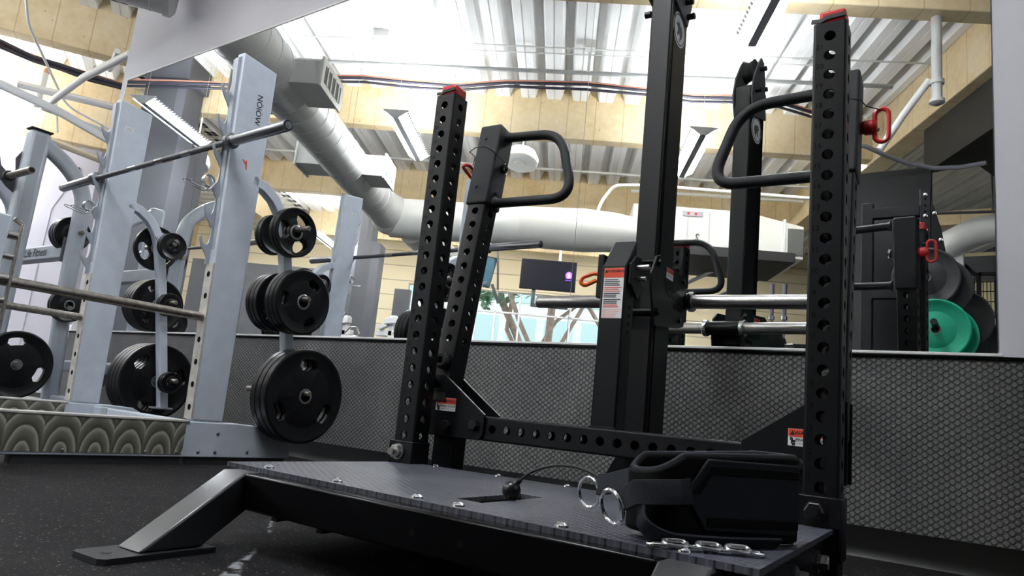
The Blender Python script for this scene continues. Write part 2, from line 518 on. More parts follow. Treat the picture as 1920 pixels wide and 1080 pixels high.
# ------------------------------------------------------------------ the setting
MB().box(-22, 9, -22, 16, -0.05, 0).build('floor', FLOOR, kind='structure', smooth=0)
MB().box(-22, 9, -22, -4.0, 0.0, 0.006).build('floor', mat('grey_floor', (0.06, 0.06, 0.06), 0.6), kind='structure', smooth=0)
MB().box(-6.265, 5.0, WALL_Y, WALL_Y + 0.15, 0, 5.3).build('wall_back', WALLP, kind='structure', smooth=0, bevel=0.004)
MB().box(-6.262, 2.4, WALL_Y - 0.010, WALL_Y, 0.097, 0.664).build('trim_1', STUD, kind='structure', smooth=0)
b = MB()
b.prism([(0, 0), (0.016, 0), (0.010, 0.012), (0.007, 0.03), (0.007, 0.097), (0, 0.097)], (-6.262, WALL_Y - 0.001, 0), (0, -1, 0), (0, 0, 1), (8.66, 0, 0))
b.build('baseboard_back', mat('cove_base', (0.005, 0.005, 0.006), 0.35), kind='structure')
b = MB()
b.box(-6.262, 2.4, WALL_Y - 0.016, WALL_Y - 0.0005, 0.655, 0.667)
b.build('trim_2', BLKG, kind='structure', smooth=0, bevel=0.002)
b = MB()
b.box(-6.175, -0.028, WALL_Y - 0.018, WALL_Y - 0.0005, 0.667, 0.677)
b.box(-6.175, -0.028, WALL_Y - 0.012, WALL_Y - 0.0005, 2.828, 2.842)
b.box(-6.175, -6.160, WALL_Y - 0.010, WALL_Y - 0.0005, 0.677, 2.830)
b.build('trim_3', TRIMW, kind='structure', smooth=0, bevel=0.002)
SEAMS = [-6.160, -4.810, -3.205, -1.605, -0.040]
MLAB = ['mirror panel at the far left end of the wall, behind the silver half rack',
        'mirror panel behind the right post of the silver half rack and its plates',
        'mirror panel behind the left upright of the black belt squat machine',
        'mirror panel behind the tower and right upright of the belt squat machine']
for i in range(4):
    MB().box(SEAMS[i] + 0.0012, SEAMS[i + 1] - 0.0012, WALL_Y - 0.007, WALL_Y - 0.001, 0.677, 2.829).build(
        'wall_mirror', MIRR, smooth=0, label=MLAB[i], cat='mirror', group='mirror panels along the wall')

# ------------------------------------------------------------------ belt squat machine
mc = thing('belt_squat_machine', 'black belt squat machine with perforated uprights, tall tower and tread platform', 'exercise machine', M((0, 0, 0)), M_TH)
def P(): return MB(M)
PZ = 0.158
def yr(x): return -0.676 - 0.061 * x        # front face of the front rail
b = P()
b.prism([(-0.478, yr(-0.478)), (0.478, yr(0.478)), (0.478, yr(0.478) + 0.076), (-0.478, yr(-0.478) + 0.076)], (0, 0, 0.083), (1, 0, 0), (0, 1, 0), (0, 0, 0.075))
fr = b.build('front_rail', BLKG, mc, bevel=0.005)
b = P()
for x in (-0.36, -0.22): b.box(x - 0.008, x + 0.008, yr(x) + 0.002, yr(x) + 0.03, 0.076, 0.083)
for x in (0.02, 0.13): b.cyl((x, yr(x) - 0.0006, 0.118), (x, yr(x) + 0.004, 0.118), 0.007, n=14)
b.build('rail_clip', PRINT, fr)
for s in (-1, 1):
    yo = yr(s * 0.517)
    b = P()
    b.prism([(0.10, PZ), (yo, PZ), (yo - 0.217, 0.012), (yo - 0.081, 0.012), (yo + 0.025, 0.083), (0.10, 0.083)], (s * 0.5165 - 0.038, 0, 0), (0, 1, 0), (0, 0, 1), (0.0762, 0, 0))
    lg = b.build('side_rail_leg', SATIN, mc, bevel=0.005)
    b = P()
    b.prism([(-0.052, -0.02), (-0.04, -0.03), (0.04, -0.03), (0.052, -0.02), (0.052, 0.21), (-0.052, 0.21)], (s * 0.5165, yo - 0.265, 0), (1, 0, 0), (0, 1, 0), (0, 0, 0.012))
    b.cyl((s * 0.5165, yo - 0.255, 0.0121), (s * 0.5165, yo - 0.255, 0.0128), 0.009)
    b.build('foot_plate', BLKT, lg, bevel=0.002)
b = P()
b.box(-0.478, 0.478, -0.04, 0.036, 0.083, PZ)
b.box(-0.478, 0.478, -0.36, -0.30, 0.083, 0.13)
b.build('cross_member', BLK, mc, bevel=0.004)
# tread mat with the cable slot
b = P()
yf = lambda x: -0.640 - 0.0725 * x
x0, x1, sx0, sx1, sy0, sy1, yb = -0.606, 0.612, 0.004, 0.064, -0.53, -0.285, 0.052
for poly in ([(x0, yf(x0)), (sx0, yf(sx0)), (sx0, yb), (x0, yb)], [(sx1, yf(sx1)), (x1, yf(x1)), (x1, yb), (sx1, yb)],
             [(sx0, yf(sx0)), (sx1, yf(sx1)), (sx1, sy0), (sx0, sy0)], [(sx0, sy1), (sx1, sy1), (sx1, yb), (sx0, yb)]):
    b.prism(poly, (0, 0, PZ), (1, 0, 0), (0, 1, 0), (0, 0, 0.010))
b.build('tread_deck', TREAD, mc, smooth=0)
b = P()
b.box(sx0 - 0.03, sx1 + 0.03, sy0 - 0.03, sy1 + 0.03, 0.10, 0.112)
b.build('slot_tray', BLKG, mc)
b = P()
b.cyl((0.024, sy0 + 0.005, 0.150), (0.024, sy1 - 0.005, 0.150), 0.009)
b.cyl((0.052, sy0 + 0.005, 0.146), (0.052, sy1 - 0.005, 0.146), 0.007)
b.build('slot_roller', STEELW, mc)
for x in (-0.483, -0.255, -0.03, 0.072, 0.29, 0.498):
    P().bolt((x, yf(x) + 0.026, 0.168), (0, 0, 1), 0.0125).build('deck_bolt', CHROME, mc)
for x in (-0.477, -0.2575, -0.04, 0.18):
    P().bolt((x, 0.036, 0.168), (0, 0, 1), 0.0125).build('deck_bolt', CHROME, mc)
# right side plates, bolts
b = P(); b.box(0.555, 0.600, -0.64, 0.06, 0.075, PZ); b.build('side_plate', BLK, mc, bevel=0.003)
for y, z in ((-0.13, 0.115), (-0.36, 0.112)):
    b = P(); b.lathe((0.600, y, z), (1, 0, 0), [(0, 0.021), (0.004, 0.021)], 18); b.hexnut((0.604, y, z), (1, 0, 0), 0.0155, 0.018); b.build('side_bolt', ZINC, mc)
# uprights
UH = [0.250 + 0.0508 * i for i in range(22)]
cells = [(0, 0.250 - 0.0254 - 0.02, None)] + [(h - 0.0254 - 0.02, h + 0.0254 - 0.02, 0.0131) for h in UH] + [(UH[-1] + 0.0254 - 0.02, 1.333, None)]
for s in (-1, 1):
    b = P(); b.holed_tube((s * 0.584, 0.0381, 0.02), (0, 0, 1), (1, 0, 0), 0.0762, 1.333, cells, cells)
    up = b.build('upright', BLK, mc, smooth=30)
    b = P()
    for i, h in enumerate(UH[:-1]):
        b.text(str(i + 1), (s * 0.584 - 0.022, -0.0002, h + 0.0235), (1, 0, 0), (0, 0, 1), 0.0185, 0.0004)
    b.build('hole_numbers', PRINT, up, smooth=0)
    # cap
    b = P(); b.box(s * 0.584 - 0.026, s * 0.584 + 0.034, 0.007, 0.070, 1.353, 1.390)
    cp = b.build('red_cap', RED, up, bevel=0.007, label='red plastic end cap')
    b = P()
    b.tube([(s * 0.584 - 0.044, 0.010, 1.3665), (s * 0.584 - 0.022, 0.0055, 1.362), (s * 0.584 - 0.010, 0.0045, 1.368), (s * 0.584 + 0.034, 0.0045, 1.3715)], 0.002, rect=(0.004, 0.010), up=(0, 1, 0))
    b.build('cap_latch', RUBM, cp)
    # bracket and big nut
    b = P(); b.box(s * 0.584 - 0.044, s * 0.584 + 0.044, -0.010, 0.0, 0.168, 0.232); b.box(s * 0.584 + 0.039, s * 0.584 + 0.045, -0.01, 0.075, 0.10, 0.232); b.box(s * 0.584 - 0.045, s * 0.584 - 0.039, -0.01, 0.075, 0.10, 0.232)
    br = b.build('base_bracket', BLK, mc, bevel=0.002)
    b = P(); b.lathe((s * 0.584 - 0.008, -0.010, 0.2), (0, -1, 0), [(0, 0.0235), (0.003, 0.0235)], 20)
    b.hexnut((s * 0.584 - 0.008, -0.013, 0.2), (0, -1, 0), 0.021, 0.016); b.cyl((s * 0.584 - 0.008, -0.028, 0.2), (s * 0.584 - 0.008, -0.045, 0.2), 0.0105)
    b.build('anchor_nut', STEEL if s < 0 else DKBOLT, br)
    # rear post with flared foot, gussets
    b = P(); b.box(s * 0.535 - 0.0381, s * 0.535 + 0.0381, 0.1325, 0.2075, 0.0, 0.325)
    b.box(s * 0.535 - 0.06, s * 0.535 + 0.06, 0.0, 0.34, 0.0, 0.012)
    b.build('rear_post', BLK, mc, bevel=0.004)
    for y0 in (0.122, 0.2085):
        b = P(); b.prism([(-0.622, 0.446), (-0.545, 0.446), (-0.526, 0.432), (-0.382, 0.333), (-0.382, 0.272), (-0.397, 0.255), (-0.622, 0.255)], (0, y0, 0), (-s, 0, 0), (0, 0, 1), (0, 0.0095, 0))
        gp = b.build('gusset_plate', BLK, mc, bevel=0.0015)
        if y0 < 0.2:
            for gx, gz, rr in ((-0.517, 0.290, 0.0165), (-0.4146, 0.298, 0.0165), (-0.598, 0.420, 0.0165)):
                b = P(); b.hexnut((s * -gx, y0, gz), (0, -1, 0), rr, 0.017); b.build('gusset_bolt', DKBOLT, gp)
            sx = s * 0.5308
            b = P(); b.box(sx - 0.0385, sx + 0.0385, y0 - 0.0012, y0 + 0.0005, 0.333, 0.3735)
            st = b.build('warning_sticker', WHITE, gp, smooth=0, label='white and red pinch point warning sticker')
            b = P(); b.box(sx - 0.038, sx + 0.038, y0 - 0.0017, y0 - 0.0011, 0.3545, 0.373); b.build('sticker_band', ORED, st, smooth=0)
            b = P()
            b.text('WARNING', (sx + 0.008, y0 - 0.0019, 0.3635), (1, 0, 0), (0, 0, 1), 0.0135, 0.0003, bold=True)
            b.prism([(-0.006, -0.005), (0.006, -0.005), (0, 0.006)], (sx - 0.0285, y0 - 0.0021, 0.3637), (1, 0, 0), (0, 0, 1), (0, 0.0003, 0))
            b.text('PINCH POINT', (sx + 0.009, y0 - 0.0015, 0.3475), (1, 0, 0), (0, 0, 1), 0.0098, 0.0003, bold=True)
            b.text('WATCH YOUR FINGERS', (sx + 0.009, y0 - 0.0015, 0.3390), (1, 0, 0), (0, 0, 1), 0.0048, 0.0003)
            for k, (hx, hz, hw, hh) in enumerate(((-0.032, 0.350, 0.0016, 0.004), (-0.0285, 0.3465, 0.0016, 0.005), (-0.0255, 0.344, 0.0035, 0.003), (-0.0255, 0.3375, 0.0035, 0.003), (-0.030, 0.342, 0.0015, 0.004))):
                b.box(sx + hx - hw, sx + hx + hw, y0 - 0.0018, y0 - 0.0013, hz - hh, hz + hh)
            b.build('sticker_text', STKBLK, st, smooth=0)
# rear beam
b = P()
cs = [(0, 0.56 - 0.381 + 0.0, None)] + [(0.56 - 0.3556 + 0.0508 * k - 0.0254, 0.56 - 0.3556 + 0.0508 * k + 0.0254, 0.0131) for k in range(15)] + [(0.56 + 0.381, 1.12, None)]
b.holed_tube((-0.56, 0.170, 0.292), (1, 0, 0), (0, 0, 1), 0.0735, 1.12, cs, None, 0.0762)
b.build('rear_beam', BLK, mc, smooth=30)
# swing arms
AX = Vector((0, 0.1437, 0.9896)).normalized(); AN = Vector((0, -AX.z, AX.y))
for s in (-1, 1):
    xa = 0.568 if s < 0 else 0.580
    base = Vector((s * xa, 0.1464 + 0.1437 * (0.357 - 0.5606) + 0.0385, 0.357))
    ac = [(0, 0.1803, None)] + [(0.1803 + 0.0508 * k, 0.1803 + 0.0508 * (k + 1), 0.0131) for k in range(10)] + [(0.1803 + 0.508, 0.98, None)]
    b = P(); b.holed_tube(base, AX, (1, 0, 0), 0.0762, 0.98, ac, ac)
    arm = b.build('swing_arm', BLK, mc, smooth=30)
    pc = base + AX * 0.128 + AN * 0.038
    b = P(); b.lathe(pc, AN, [(0, 0.022), (0.003, 0.0265), (0.018, 0.0265), (0.024, 0.021), (0.024, 0.011), (0.016, 0.009)], 22)
    b.build('stop_bumper', RUBM, arm)
    # sleeve
    c0 = base + AX * 0.843
    b = P(); b.obox(c0, (0.0445, 0, 0), AN * 0.0455, AX * 0.155)
    sl = b.build('handle_sleeve', BLKT, arm, bevel=0.008, seg=3)
    for dx, da in ((-0.012, 0.10), (-0.012, -0.09)):
        b = P(); b.cyl(c0 + Vector((dx, 0, 0)) + AN * 0.045 + AX * da, c0 + Vector((dx, 0, 0)) + AN * 0.0495 + AX * da, 0.0055, n=10)
        b.build('set_screw', DKBOLT, sl)
    for da in (0.095, -0.10):
        b = P(); b.cyl(c0 + Vector((-s * 0.044, 0, 0)) + AX * da, c0 + Vector((-s * 0.050, 0, 0)) + AX * da, 0.0055, n=10); b.build('set_screw', DKBOLT, sl)
    # handle
    i = -s
    path = [(s * 0.520, 0.300, 1.313), (s * 0.303, 0.300, 1.303), (s * 0.226, 0.268, 1.056), (s * 0.520, 0.262, 1.056)]
    b = P(); b.tube(fillet(path, 0.085, 9), 0.0168, 14)
    hd = b.build('grip_handle', BLKT, sl, smooth=60)
    b = P()
    for z, y in ((1.313, 0.300), (1.056, 0.262)): b.lathe((s * 0.522, y, z), (i, 0, 0), [(0, 0.024), (0.008, 0.0185), (0.016, 0.0168)], 16)
    b.build('weld_collar', BLKT, hd)
    # pull pin: ring on the inner face, red loop on the outer one
    pz, py = 1.192, 0.292
    b = P(); b.lathe((s * 0.5235, py, pz), (i, 0, 0), [(0, 0.017), (0.006, 0.017), (0.006, 0.010), (0.016, 0.009), (0.017, 0.004)], 18); b.build('pin_tip', DKBOLT, sl)
    b = P(); b.torus((s * 0.513, py, pz), (i, 0.25, 0), 0.0185, 0.0016, 22, 6); b.build('pin_ring', CHROME, sl)
    b = P(); b.lathe((s * (xa + 0.0445), py, pz), (s, 0, 0), [(0, 0.016), (0.006, 0.018), (0.009, 0.021), (0.028, 0.021), (0.033, 0.017), (0.038, 0.016)], 18)
    rp = b.build('pull_pin', RED, sl)
    lc = Vector((s * (xa + 0.094), py, pz + 0.002)); lv = Vector((0, 0, 1)) if s > 0 else Vector((0.1, -0.95, 0.25)).normalized()
    pts = arc(lc + lv * 0.030, (1, 0, 0), lv, 0.0165, 0, PI, 8) + arc(lc - lv * 0.030, (1, 0, 0), lv, 0.0165, PI, 2 * PI, 8)
    b = P(); b.tube(pts, 0.0062, 9, True); b.build('pull_loop', RED, rp)
    b = P(); b.tube([(s * 0.513, py - 0.004, pz + 0.02), (s * 0.53, 0.215, pz + 0.045), (s * 0.55, 0.196, pz + 0.052), (s * 0.585, 0.197, pz + 0.052), (s * (xa + 0.05), 0.21, pz + 0.045), (s * (xa + 0.06), 0.26, pz + 0.047), (s * (xa + 0.094), py, pz + (0.046 if s > 0 else 0.0))], 0.0016, 6)
    b.build('pin_lanyard', RUBM, sl)
# short column with the instruction sticker
b = P(); b.prism([(0.140, 0.3287), (0.214, 0.3287), (0.214, 0.885), (0.140, 0.790)], (-0.0385, 0, 0), (0, 1, 0), (0, 0, 1), (0.0762, 0, 0))
colm = b.build('latch_column', BLK, mc, bevel=0.005)
b = P(); b.box(-0.040, 0.040, 0.1345, 0.2, 0.326, 0.333); b.build('weld_plate', BLK, colm, bevel=0.001)
b = P(); b.box(-0.029, 0.033, 0.1388, 0.1402, 0.638, 0.785); st = b.build('warning_sticker', WHITE, colm, smooth=0, label='tall white and red instruction sticker')
b = P(); b.box(-0.0285, 0.0325, 0.1382, 0.1389, 0.756, 0.7845); b.build('sticker_band', ORED, st, smooth=0)
b = P(); b.text('WARNING', (0.006, 0.1379, 0.7745), (1, 0, 0), (0, 0, 1), 0.0112, 0.0003, bold=True)
b.prism([(-0.005, -0.004), (0.005, -0.004), (0, 0.005)], (-0.0225, 0.1377, 0.7745), (1, 0, 0), (0, 0, 1), (0, 0.0003, 0))
rnd = random.Random(3)
for r0, n in ((0.751, 4), (0.711, 3), (0.693, 3)):
    for k in range(n):
        b.box(-0.026, 0.012 + rnd.random() * 0.018, 0.1383, 0.1386, r0 - 0.0052 * k - 0.0024, r0 - 0.0052 * k)
b.build('sticker_text', STKBLK, st, smooth=0)
b = P()
for r0, n in ((0.728, 3), (0.677, 2)):
    for k in range(n): b.box(-0.026, 0.010 + rnd.random() * 0.018, 0.1383, 0.1386, r0 - 0.0052 * k - 0.0022, r0 - 0.0052 * k)
for k, t in enumerate(('FAILURE TO FOLLOW ALL', 'SAFETY AND WARNING', 'INSTRUCTIONS MAY', 'RESULT IN SERIOUS', 'INJURY OR DEATH')):
    b.text(t, (-0.027, 0.1383, 0.6625 - 0.0054 * k), (1, 0, 0), (0, 0, 1), 0.0049, 0.0003, 'LEFT')
b.build('sticker_red_text', ORED, st, smooth=0)
b = P(); b.box(-0.058, -0.0385, 0.15, 0.20, 0.70, 0.83); b.build('latch_bracket', BLK, colm, bevel=0.003)
b = P(); pts = fillet([(-0.060, 0.17, 0.772), (-0.072, 0.165, 0.776), (-0.108, 0.155, 0.762), (-0.112, 0.155, 0.744), (-0.098, 0.16, 0.738), (-0.066, 0.17, 0.756)], 0.012, 5)
b.tube(pts, 0.0062, 9); b.build('release_loop', ORANGE, colm, label='orange release loop')
b = P(); b.prism([(0.15, 0.80), (0.185, 0.83), (0.225, 0.83), (0.225, 0.72), (0.205, 0.705), (0.17, 0.73), (0.15, 0.74)], (0.041, 0, 0), (0, 1, 0), (0, 0, 1), (0.009, 0, 0)); b.build('latch_hook', BLK, colm, bevel=0.002)
b = P(); b.cyl((0.050, 0.19, 0.795), (0.088, 0.19, 0.797), 0.0085); b.cyl((0.050, 0.2, 0.765), (0.075, 0.2, 0.765), 0.007); b.build('latch_pin', STEEL, colm)
b = P(); b.cyl((0.0385, 0.18, 0.676), (0.0395, 0.18, 0.676), 0.005)
for k in range(1, 4): b.cyl((0.0385, 0.18, 0.676 - 0.024 * k), (0.0395, 0.18, 0.676 - 0.024 * k), 0.005)
b.build('pin_holes', PRINT, colm)
# tower
TX0, TX1, TY0, TY1, TZ = -0.0745, 0.0005, 0.46, 0.632, 1.95
b = P(); b.box(TX0, TX1, TY0, TY1, 0.012, TZ); tw = b.build('tower', BLK, mc, bevel=0.005)
b = P()
b.box(TX1 - 0.001, TX1 + 0.0035, TY0 + 0.004, TY0 + 0.018, 0.30, 1.90)
b.box(TX1 - 0.001, TX1 + 0.0025, TY0 + 0.030, TY0 + 0.036, 0.30, 1.90)
b.build('guide_rail', BLKG, tw, bevel=0.001)
b = P(); b.box(TX0 - 0.12, TX1 + 0.12, 0.36, 0.74, 0.0, 0.012)
b.prism([(-0.075, 0.26), (0.0, 0.26), (0.11, 0.05), (0.11, 0.012), (-0.185, 0.012), (-0.185, 0.05)], (0, 0.44, 0), (1, 0, 0), (0, 0, 1), (0, 0.012, 0))
b.build('tower_foot', BLK, mc, bevel=0.002)
b = P(); b.box(-0.066, -0.008, 0.207, 0.462, 0.262, 0.322); b.build('tower_link', BLK, mc, bevel=0.003)
# round emblem on the tower's side
lc = Vector((TX1 + 0.0008, 0.546, 1.757))
ring = lambda r0, n=40: [(r0 * math.cos(2 * PI * k / n), r0 * math.sin(2 * PI * k / n)) for k in range(n)]
b = P(); b.prism(ring(0.064), lc, (0, 1, 0), (0, 0, 1), (0.0006, 0, 0)); em = b.build('round_emblem', WHITE, tw, smooth=0, label='round white emblem with a horned animal')
b = P(); b.torus(lc + Vector((0.0007, 0, 0)), (1, 0, 0), 0.0555, 0.0018, 40, 6)
rh = [(-0.036, -0.010), (-0.030, 0.004), (-0.034, 0.016), (-0.022, 0.012), (-0.018, 0.024), (-0.004, 0.022), (0.010, 0.027), (0.024, 0.022), (0.034, 0.010), (0.036, -0.006), (0.031, -0.020), (0.033, -0.034), (0.024, -0.034), (0.020, -0.018), (0.004, -0.014), (0.002, -0.034), (-0.008, -0.034), (-0.010, -0.014), (-0.022, -0.006)]
ca, sa = math.cos(-0.5), math.sin(-0.5)
b.prism([(0.95 * (x * ca - z * sa), 0.95 * (x * sa + z * ca)) for x, z in rh], lc + Vector((0.0007, 0, 0)), (0, 1, 0), (0, 0, 1), (0.0004, 0, 0))
b.build('emblem_animal', DARKG, em, smooth=0)
# pulley head
for x in (TX0 - 0.010, TX1 + 0.002):
    b = P(); b.prism([(0.45, 1.84), (0.61, 1.80), (0.645, 1.90), (0.62, 2.00), (0.565, 2.09), (0.535, 2.125), (0.50, 2.11), (0.475, 2.02), (0.47, 1.93)], (x, 0, 0), (0, 1, 0), (0, 0, 1), (0.008, 0, 0))
    b.build('head_plate', DARKG, tw, bevel=0.0015)
b = P(); b.lathe((TX0 + 0.012, 0.545, 2.06), (1, 0, 0), [(0, 0.055), (0.008, 0.050), (0.025, 0.042), (0.042, 0.050), (0.050, 0.055)], 26); b.build('pulley', RUBM, tw)
b = P(); b.cyl((TX0 - 0.012, 0.455, 2.00), (TX1 + 0.012, 0.455, 2.00), 0.011); b.box(TX0 - 0.004, TX1 + 0.004, 0.446, 0.470, 1.955, 1.972); b.build('guide_bar', BLK, tw)
for y, z in ((0.60, 1.835), (0.545, 2.06), (0.60, 1.93), (0.575, 1.88)):
    b = P(); b.cyl((TX1 + 0.009, y, z), (TX1 + 0.034, y, z), 0.011, n=14); b.hexnut((TX1 + 0.030, y, z), (1, 0, 0), 0.012, 0.008); b.build('head_bolt', DKBOLT, tw)
b = P(); b.cyl((TX0 - 0.030, 0.48, 1.80), (TX0 - 0.008, 0.48, 1.80), 0.012, n=14); b.build('head_bolt', DKBOLT, tw)
# carriage on the tower
cx0, cx1 = -0.104, 0.030
b = P()
for x in (cx0, cx1 - 0.008):
    b.prism([(0.40, 0.885), (0.425, 0.892), (0.50, 0.885), (0.66, 0.872), (0.70, 0.84), (0.705, 0.76), (0.69, 0.70), (0.635, 0.686), (0.435, 0.662), (0.412, 0.664), (0.395, 0.70), (0.365, 0.77), (0.36, 0.82)], (x, 0, 0), (0, 1, 0), (0, 0, 1), (0.008, 0, 0))
cg = b.build('carriage', BLK, mc, bevel=0.0015)
b = P()
for z, y in ((0.866, 0.415), (0.704, 0.412)): b.cyl((cx0 - 0.01, y, z), (cx1 + 0.002, y, z), 0.0145)
b.cyl((cx0, 0.675, 0.72), (cx1, 0.675, 0.72), 0.012)
b.build('carriage_roller', BLKG, cg)
for y, z in ((0.417, 0.866), (0.665, 0.855), (0.43, 0.706), (0.64, 0.714)):
    b = P(); b.hexnut((cx1, y, z), (1, 0, 0), 0.0105, 0.008); b.build('carriage_bolt', DKBOLT, cg)
b = P(); b.box(cx1 - 0.0005, cx1 + 0.0008, 0.47, 0.565, 0.806, 0.826); b.box(cx1 - 0.0005, cx1 + 0.0008, 0.575, 0.66, 0.744, 0.760); b.build('carriage_slot', PRINT, cg, smooth=0)
b = P(); b.text('ROGUE', (cx1 + 0.0006, 0.560, 0.786), (0, 1, -0.05), (0, 0, 1), 0.046, 0.0005, bold=True); b.build('maker_lettering', PRINT, cg, smooth=0, label='dark maker lettering')
b = P(); b.box(cx1 - 0.0005, cx1 + 0.0007, 0.49, 0.555, 0.833, 0.869); st = b.build('warning_sticker', WHITE, cg, smooth=0)
b = P(); b.box(cx1 + 0.0006, cx1 + 0.0011, 0.4905, 0.5545, 0.852, 0.8685); b.build('sticker_band', ORED, st, smooth=0)
b = P(); b.text('WARNING', (cx1 + 0.0009, 0.5225, 0.8602), (0, 1, 0), (0, 0, 1), 0.0105, 0.0003, bold=True); b.text('PINCH POINT', (cx1 + 0.0006, 0.5225, 0.8435), (0, 1, 0), (0, 0, 1), 0.0085, 0.0003, bold=True); b.build('sticker_text', STKBLK, st, smooth=0)
PY, PZc = 0.722, 0.795
b = P(); b.cyl((cx0 - 0.005, PY, PZc), (cx1 + 0.005, PY, PZc), 0.030); b.box(cx0 + 0.01, cx1 - 0.01, 0.60, PY, PZc - 0.028, PZc + 0.02); b.build('peg_hub', BLK, cg, bevel=0.002)
for d0, d1 in ((cx1 + 0.022, 0.470), (cx0 - 0.024, -0.580)):
    sg = 1 if d1 > 0 else -1
    b = P(); b.lathe((d0 - sg * 0.02, PY, PZc), (sg, 0, 0), [(0, 0.0245), (abs(d1 - d0) - 0.004 + 0.02, 0.0245), (abs(d1 - d0) + 0.02, 0.021)], 26); pg = b.build('weight_peg', STEEL, cg, smooth=40)
    b = P(); b.lathe((d0 - sg * 0.018, PY, PZc), (sg, 0, 0), [(0, 0.034), (0.003, 0.036), (0.016, 0.036), (0.020, 0.033)], 26); b.build('peg_collar', CHROME, pg)
# pull cable with its ball stop
b = P(); b.ball((0.058, -0.415, 0.187), 0.0195, 24, 14); b.cyl((0.068, -0.412, 0.202), (0.074, -0.411, 0.210), 0.006); bs = b.build('ball_stop', mat('glossy_rubber', (0.004, 0.004, 0.005), 0.28), mc)
b = P(); b.tube(fillet([(0.068, -0.413, 0.200), (0.088, -0.413, 0.222), (0.118, -0.414, 0.238), (0.160, -0.416, 0.2505), (0.205, -0.418, 0.2515), (0.245, -0.424, 0.243), (0.285, -0.432, 0.226), (0.305, -0.438, 0.214)], 0.02, 5), 0.0030, 8); b.build('pull_cable', RUBM, mc)

# ------------------------------------------------------------------ lifting belt left on the platform
bt = thing('squat_belt', 'black padded squat belt with webbing straps and steel rings on the platform', 'belt', M((0.50, -0.50, 0.168)), M_TH)
A, B = Vector((0.452, -0.640, 0)), Vector((0.607, -0.370, 0))
t = (B - A).normalized(); nrm = Vector((t.y, -t.x, 0))
ring_pts = [A + t * 0.01, B - t * 0.0, B - nrm * 0.075 + t * 0.012, A - nrm * 0.085 - t * 0.0]
cl = []
k = len(ring_pts)
for i in range(k):
    a, c, d = ring_pts[i - 1], ring_pts[i], ring_pts[(i + 1) % k]
    r0 = 0.036
    p0, p1 = c + (a - c).normalized() * r0, c + (d - c).normalized() * r0
    for j in range(8):
        w = j / 7
        cl.append(p0 * (1 - w) ** 2 + c * 2 * w * (1 - w) + p1 * w * w)
n_ = len(cl)
vs_, fs_, tops, bots = [], [], [], []
for i in range(n_):
    p = cl[i]; tg = (cl[(i + 1) % n_] - cl[i - 1]).normalized(); nn = Vector((tg.y, -tg.x, 0))
    a_ = max(0.0, min(1.0, ((p - A).dot(t) + 0.005) / 0.075))
    z0, z1 = 0.1722 + 0.010 * (1 - a_), 0.3145 - 0.048 * (1 - a_) ** 1.3
    vs_ += [p + nn * d + Vector((0, 0, z)) for d, z in ((-0.0085, z0), (0.0085, z0), (0.0085, z1), (-0.0085, z1))]
    tops.append(p + Vector((0, 0, z1 - 0.002))); bots.append(p + Vector((0, 0, z0 + 0.0035)))
    j = (i + 1) % n_
    fs_ += [(4 * i + k, 4 * i + (k + 1) % 4, 4 * j + (k + 1) % 4, 4 * j + k) for k in range(4)]
b = P(); b.add(vs_, fs_)
bd = b.build('belt_body', BELT, bt, bevel=0.006, smooth=50, seg=3)
def onf(a, z, off=0.0): p = A + t * a + nrm * (0.0085 + off); return (p.x, p.y, z)
b = P(); b.prism([(0.040, 0.247), (0.085, 0.300), (0.292, 0.3005), (0.292, 0.185), (0.085, 0.190)], onf(0, 0, 0.0), t, (0, 0, 1), nrm * 0.005); b.build('front_pad', WEB, bt, bevel=0.003)
b = P()
b.prism([(0.055, 0.247), (0.088, 0.290), (0.29, 0.2905), (0.29, 0.277), (0.094, 0.276), (0.070, 0.247)], onf(0, 0, 0.005), t, (0, 0, 1), nrm * 0.002)
b.prism([(0.088, 0.212), (0.29, 0.209), (0.29, 0.195), (0.086, 0.198)], onf(0, 0, 0.005), t, (0, 0, 1), nrm * 0.002)
b.build('pad_binding', BELT, bt, bevel=0.001)
for pts_ in (tops, bots):
    b = P(); b.tube(pts_, 0.0055, 8, True); b.build('edge_binding', WEB, bt, smooth=60)
b = P(); b.tube(fillet([(0.425, -0.640, 0.222), (0.436, -0.668, 0.196), (0.470, -0.652, 0.180), (0.515, -0.585, 0.1765), (0.555, -0.520, 0.1755), (0.590, -0.455, 0.1750)], 0.03, 6), 0, rect=(0.024, 0.005), up=(0.5, -0.3, 0.8)); b.build('tail_strap', WEB, bt, bevel=0.001, smooth=50)
def strap(pts, ringc, axis):
    b = P(); b.tube(pts, 0.002, rect=(0.038, 0.005), up=(0.0, 0.25, 1)); sp = b.build('strap', WEB, bt, bevel=0.001, smooth=50)
    b = P(); b.torus(ringc, axis, 0.0265, 0.0033, 30, 9); b.build('steel_ring', CHROME, sp)
s0 = onf(0.050, 0.250, 0.006); 
strap([s0, onf(0.028, 0.248, 0.010), (0.418, -0.652, 0.240), (0.405, -0.650, 0.231), (0.392, -0.646, 0.226)], (0.378, -0.642, 0.212), (0.45, 0.85, 0.25))
strap([(0.385, -0.540, 0.262), (0.350, -0.520, 0.248), (0.305, -0.496, 0.234), (0.282, -0.488, 0.230)], (0.262, -0.480, 0.213), (0.35, 0.9, 0.1))
ch = thing('steel_chain', 'short chrome chain lying in front of the black squat belt', 'chain', M((0.53, -0.63, 0.168)), M_TH)
chp = [(0.466, -0.664, 0.172), (0.486, -0.654, 0.173), (0.508, -0.637, 0.172), (0.527, -0.626, 0.173), (0.546, -0.612, 0.172), (0.563, -0.603, 0.173), (0.580, -0.588, 0.172)]
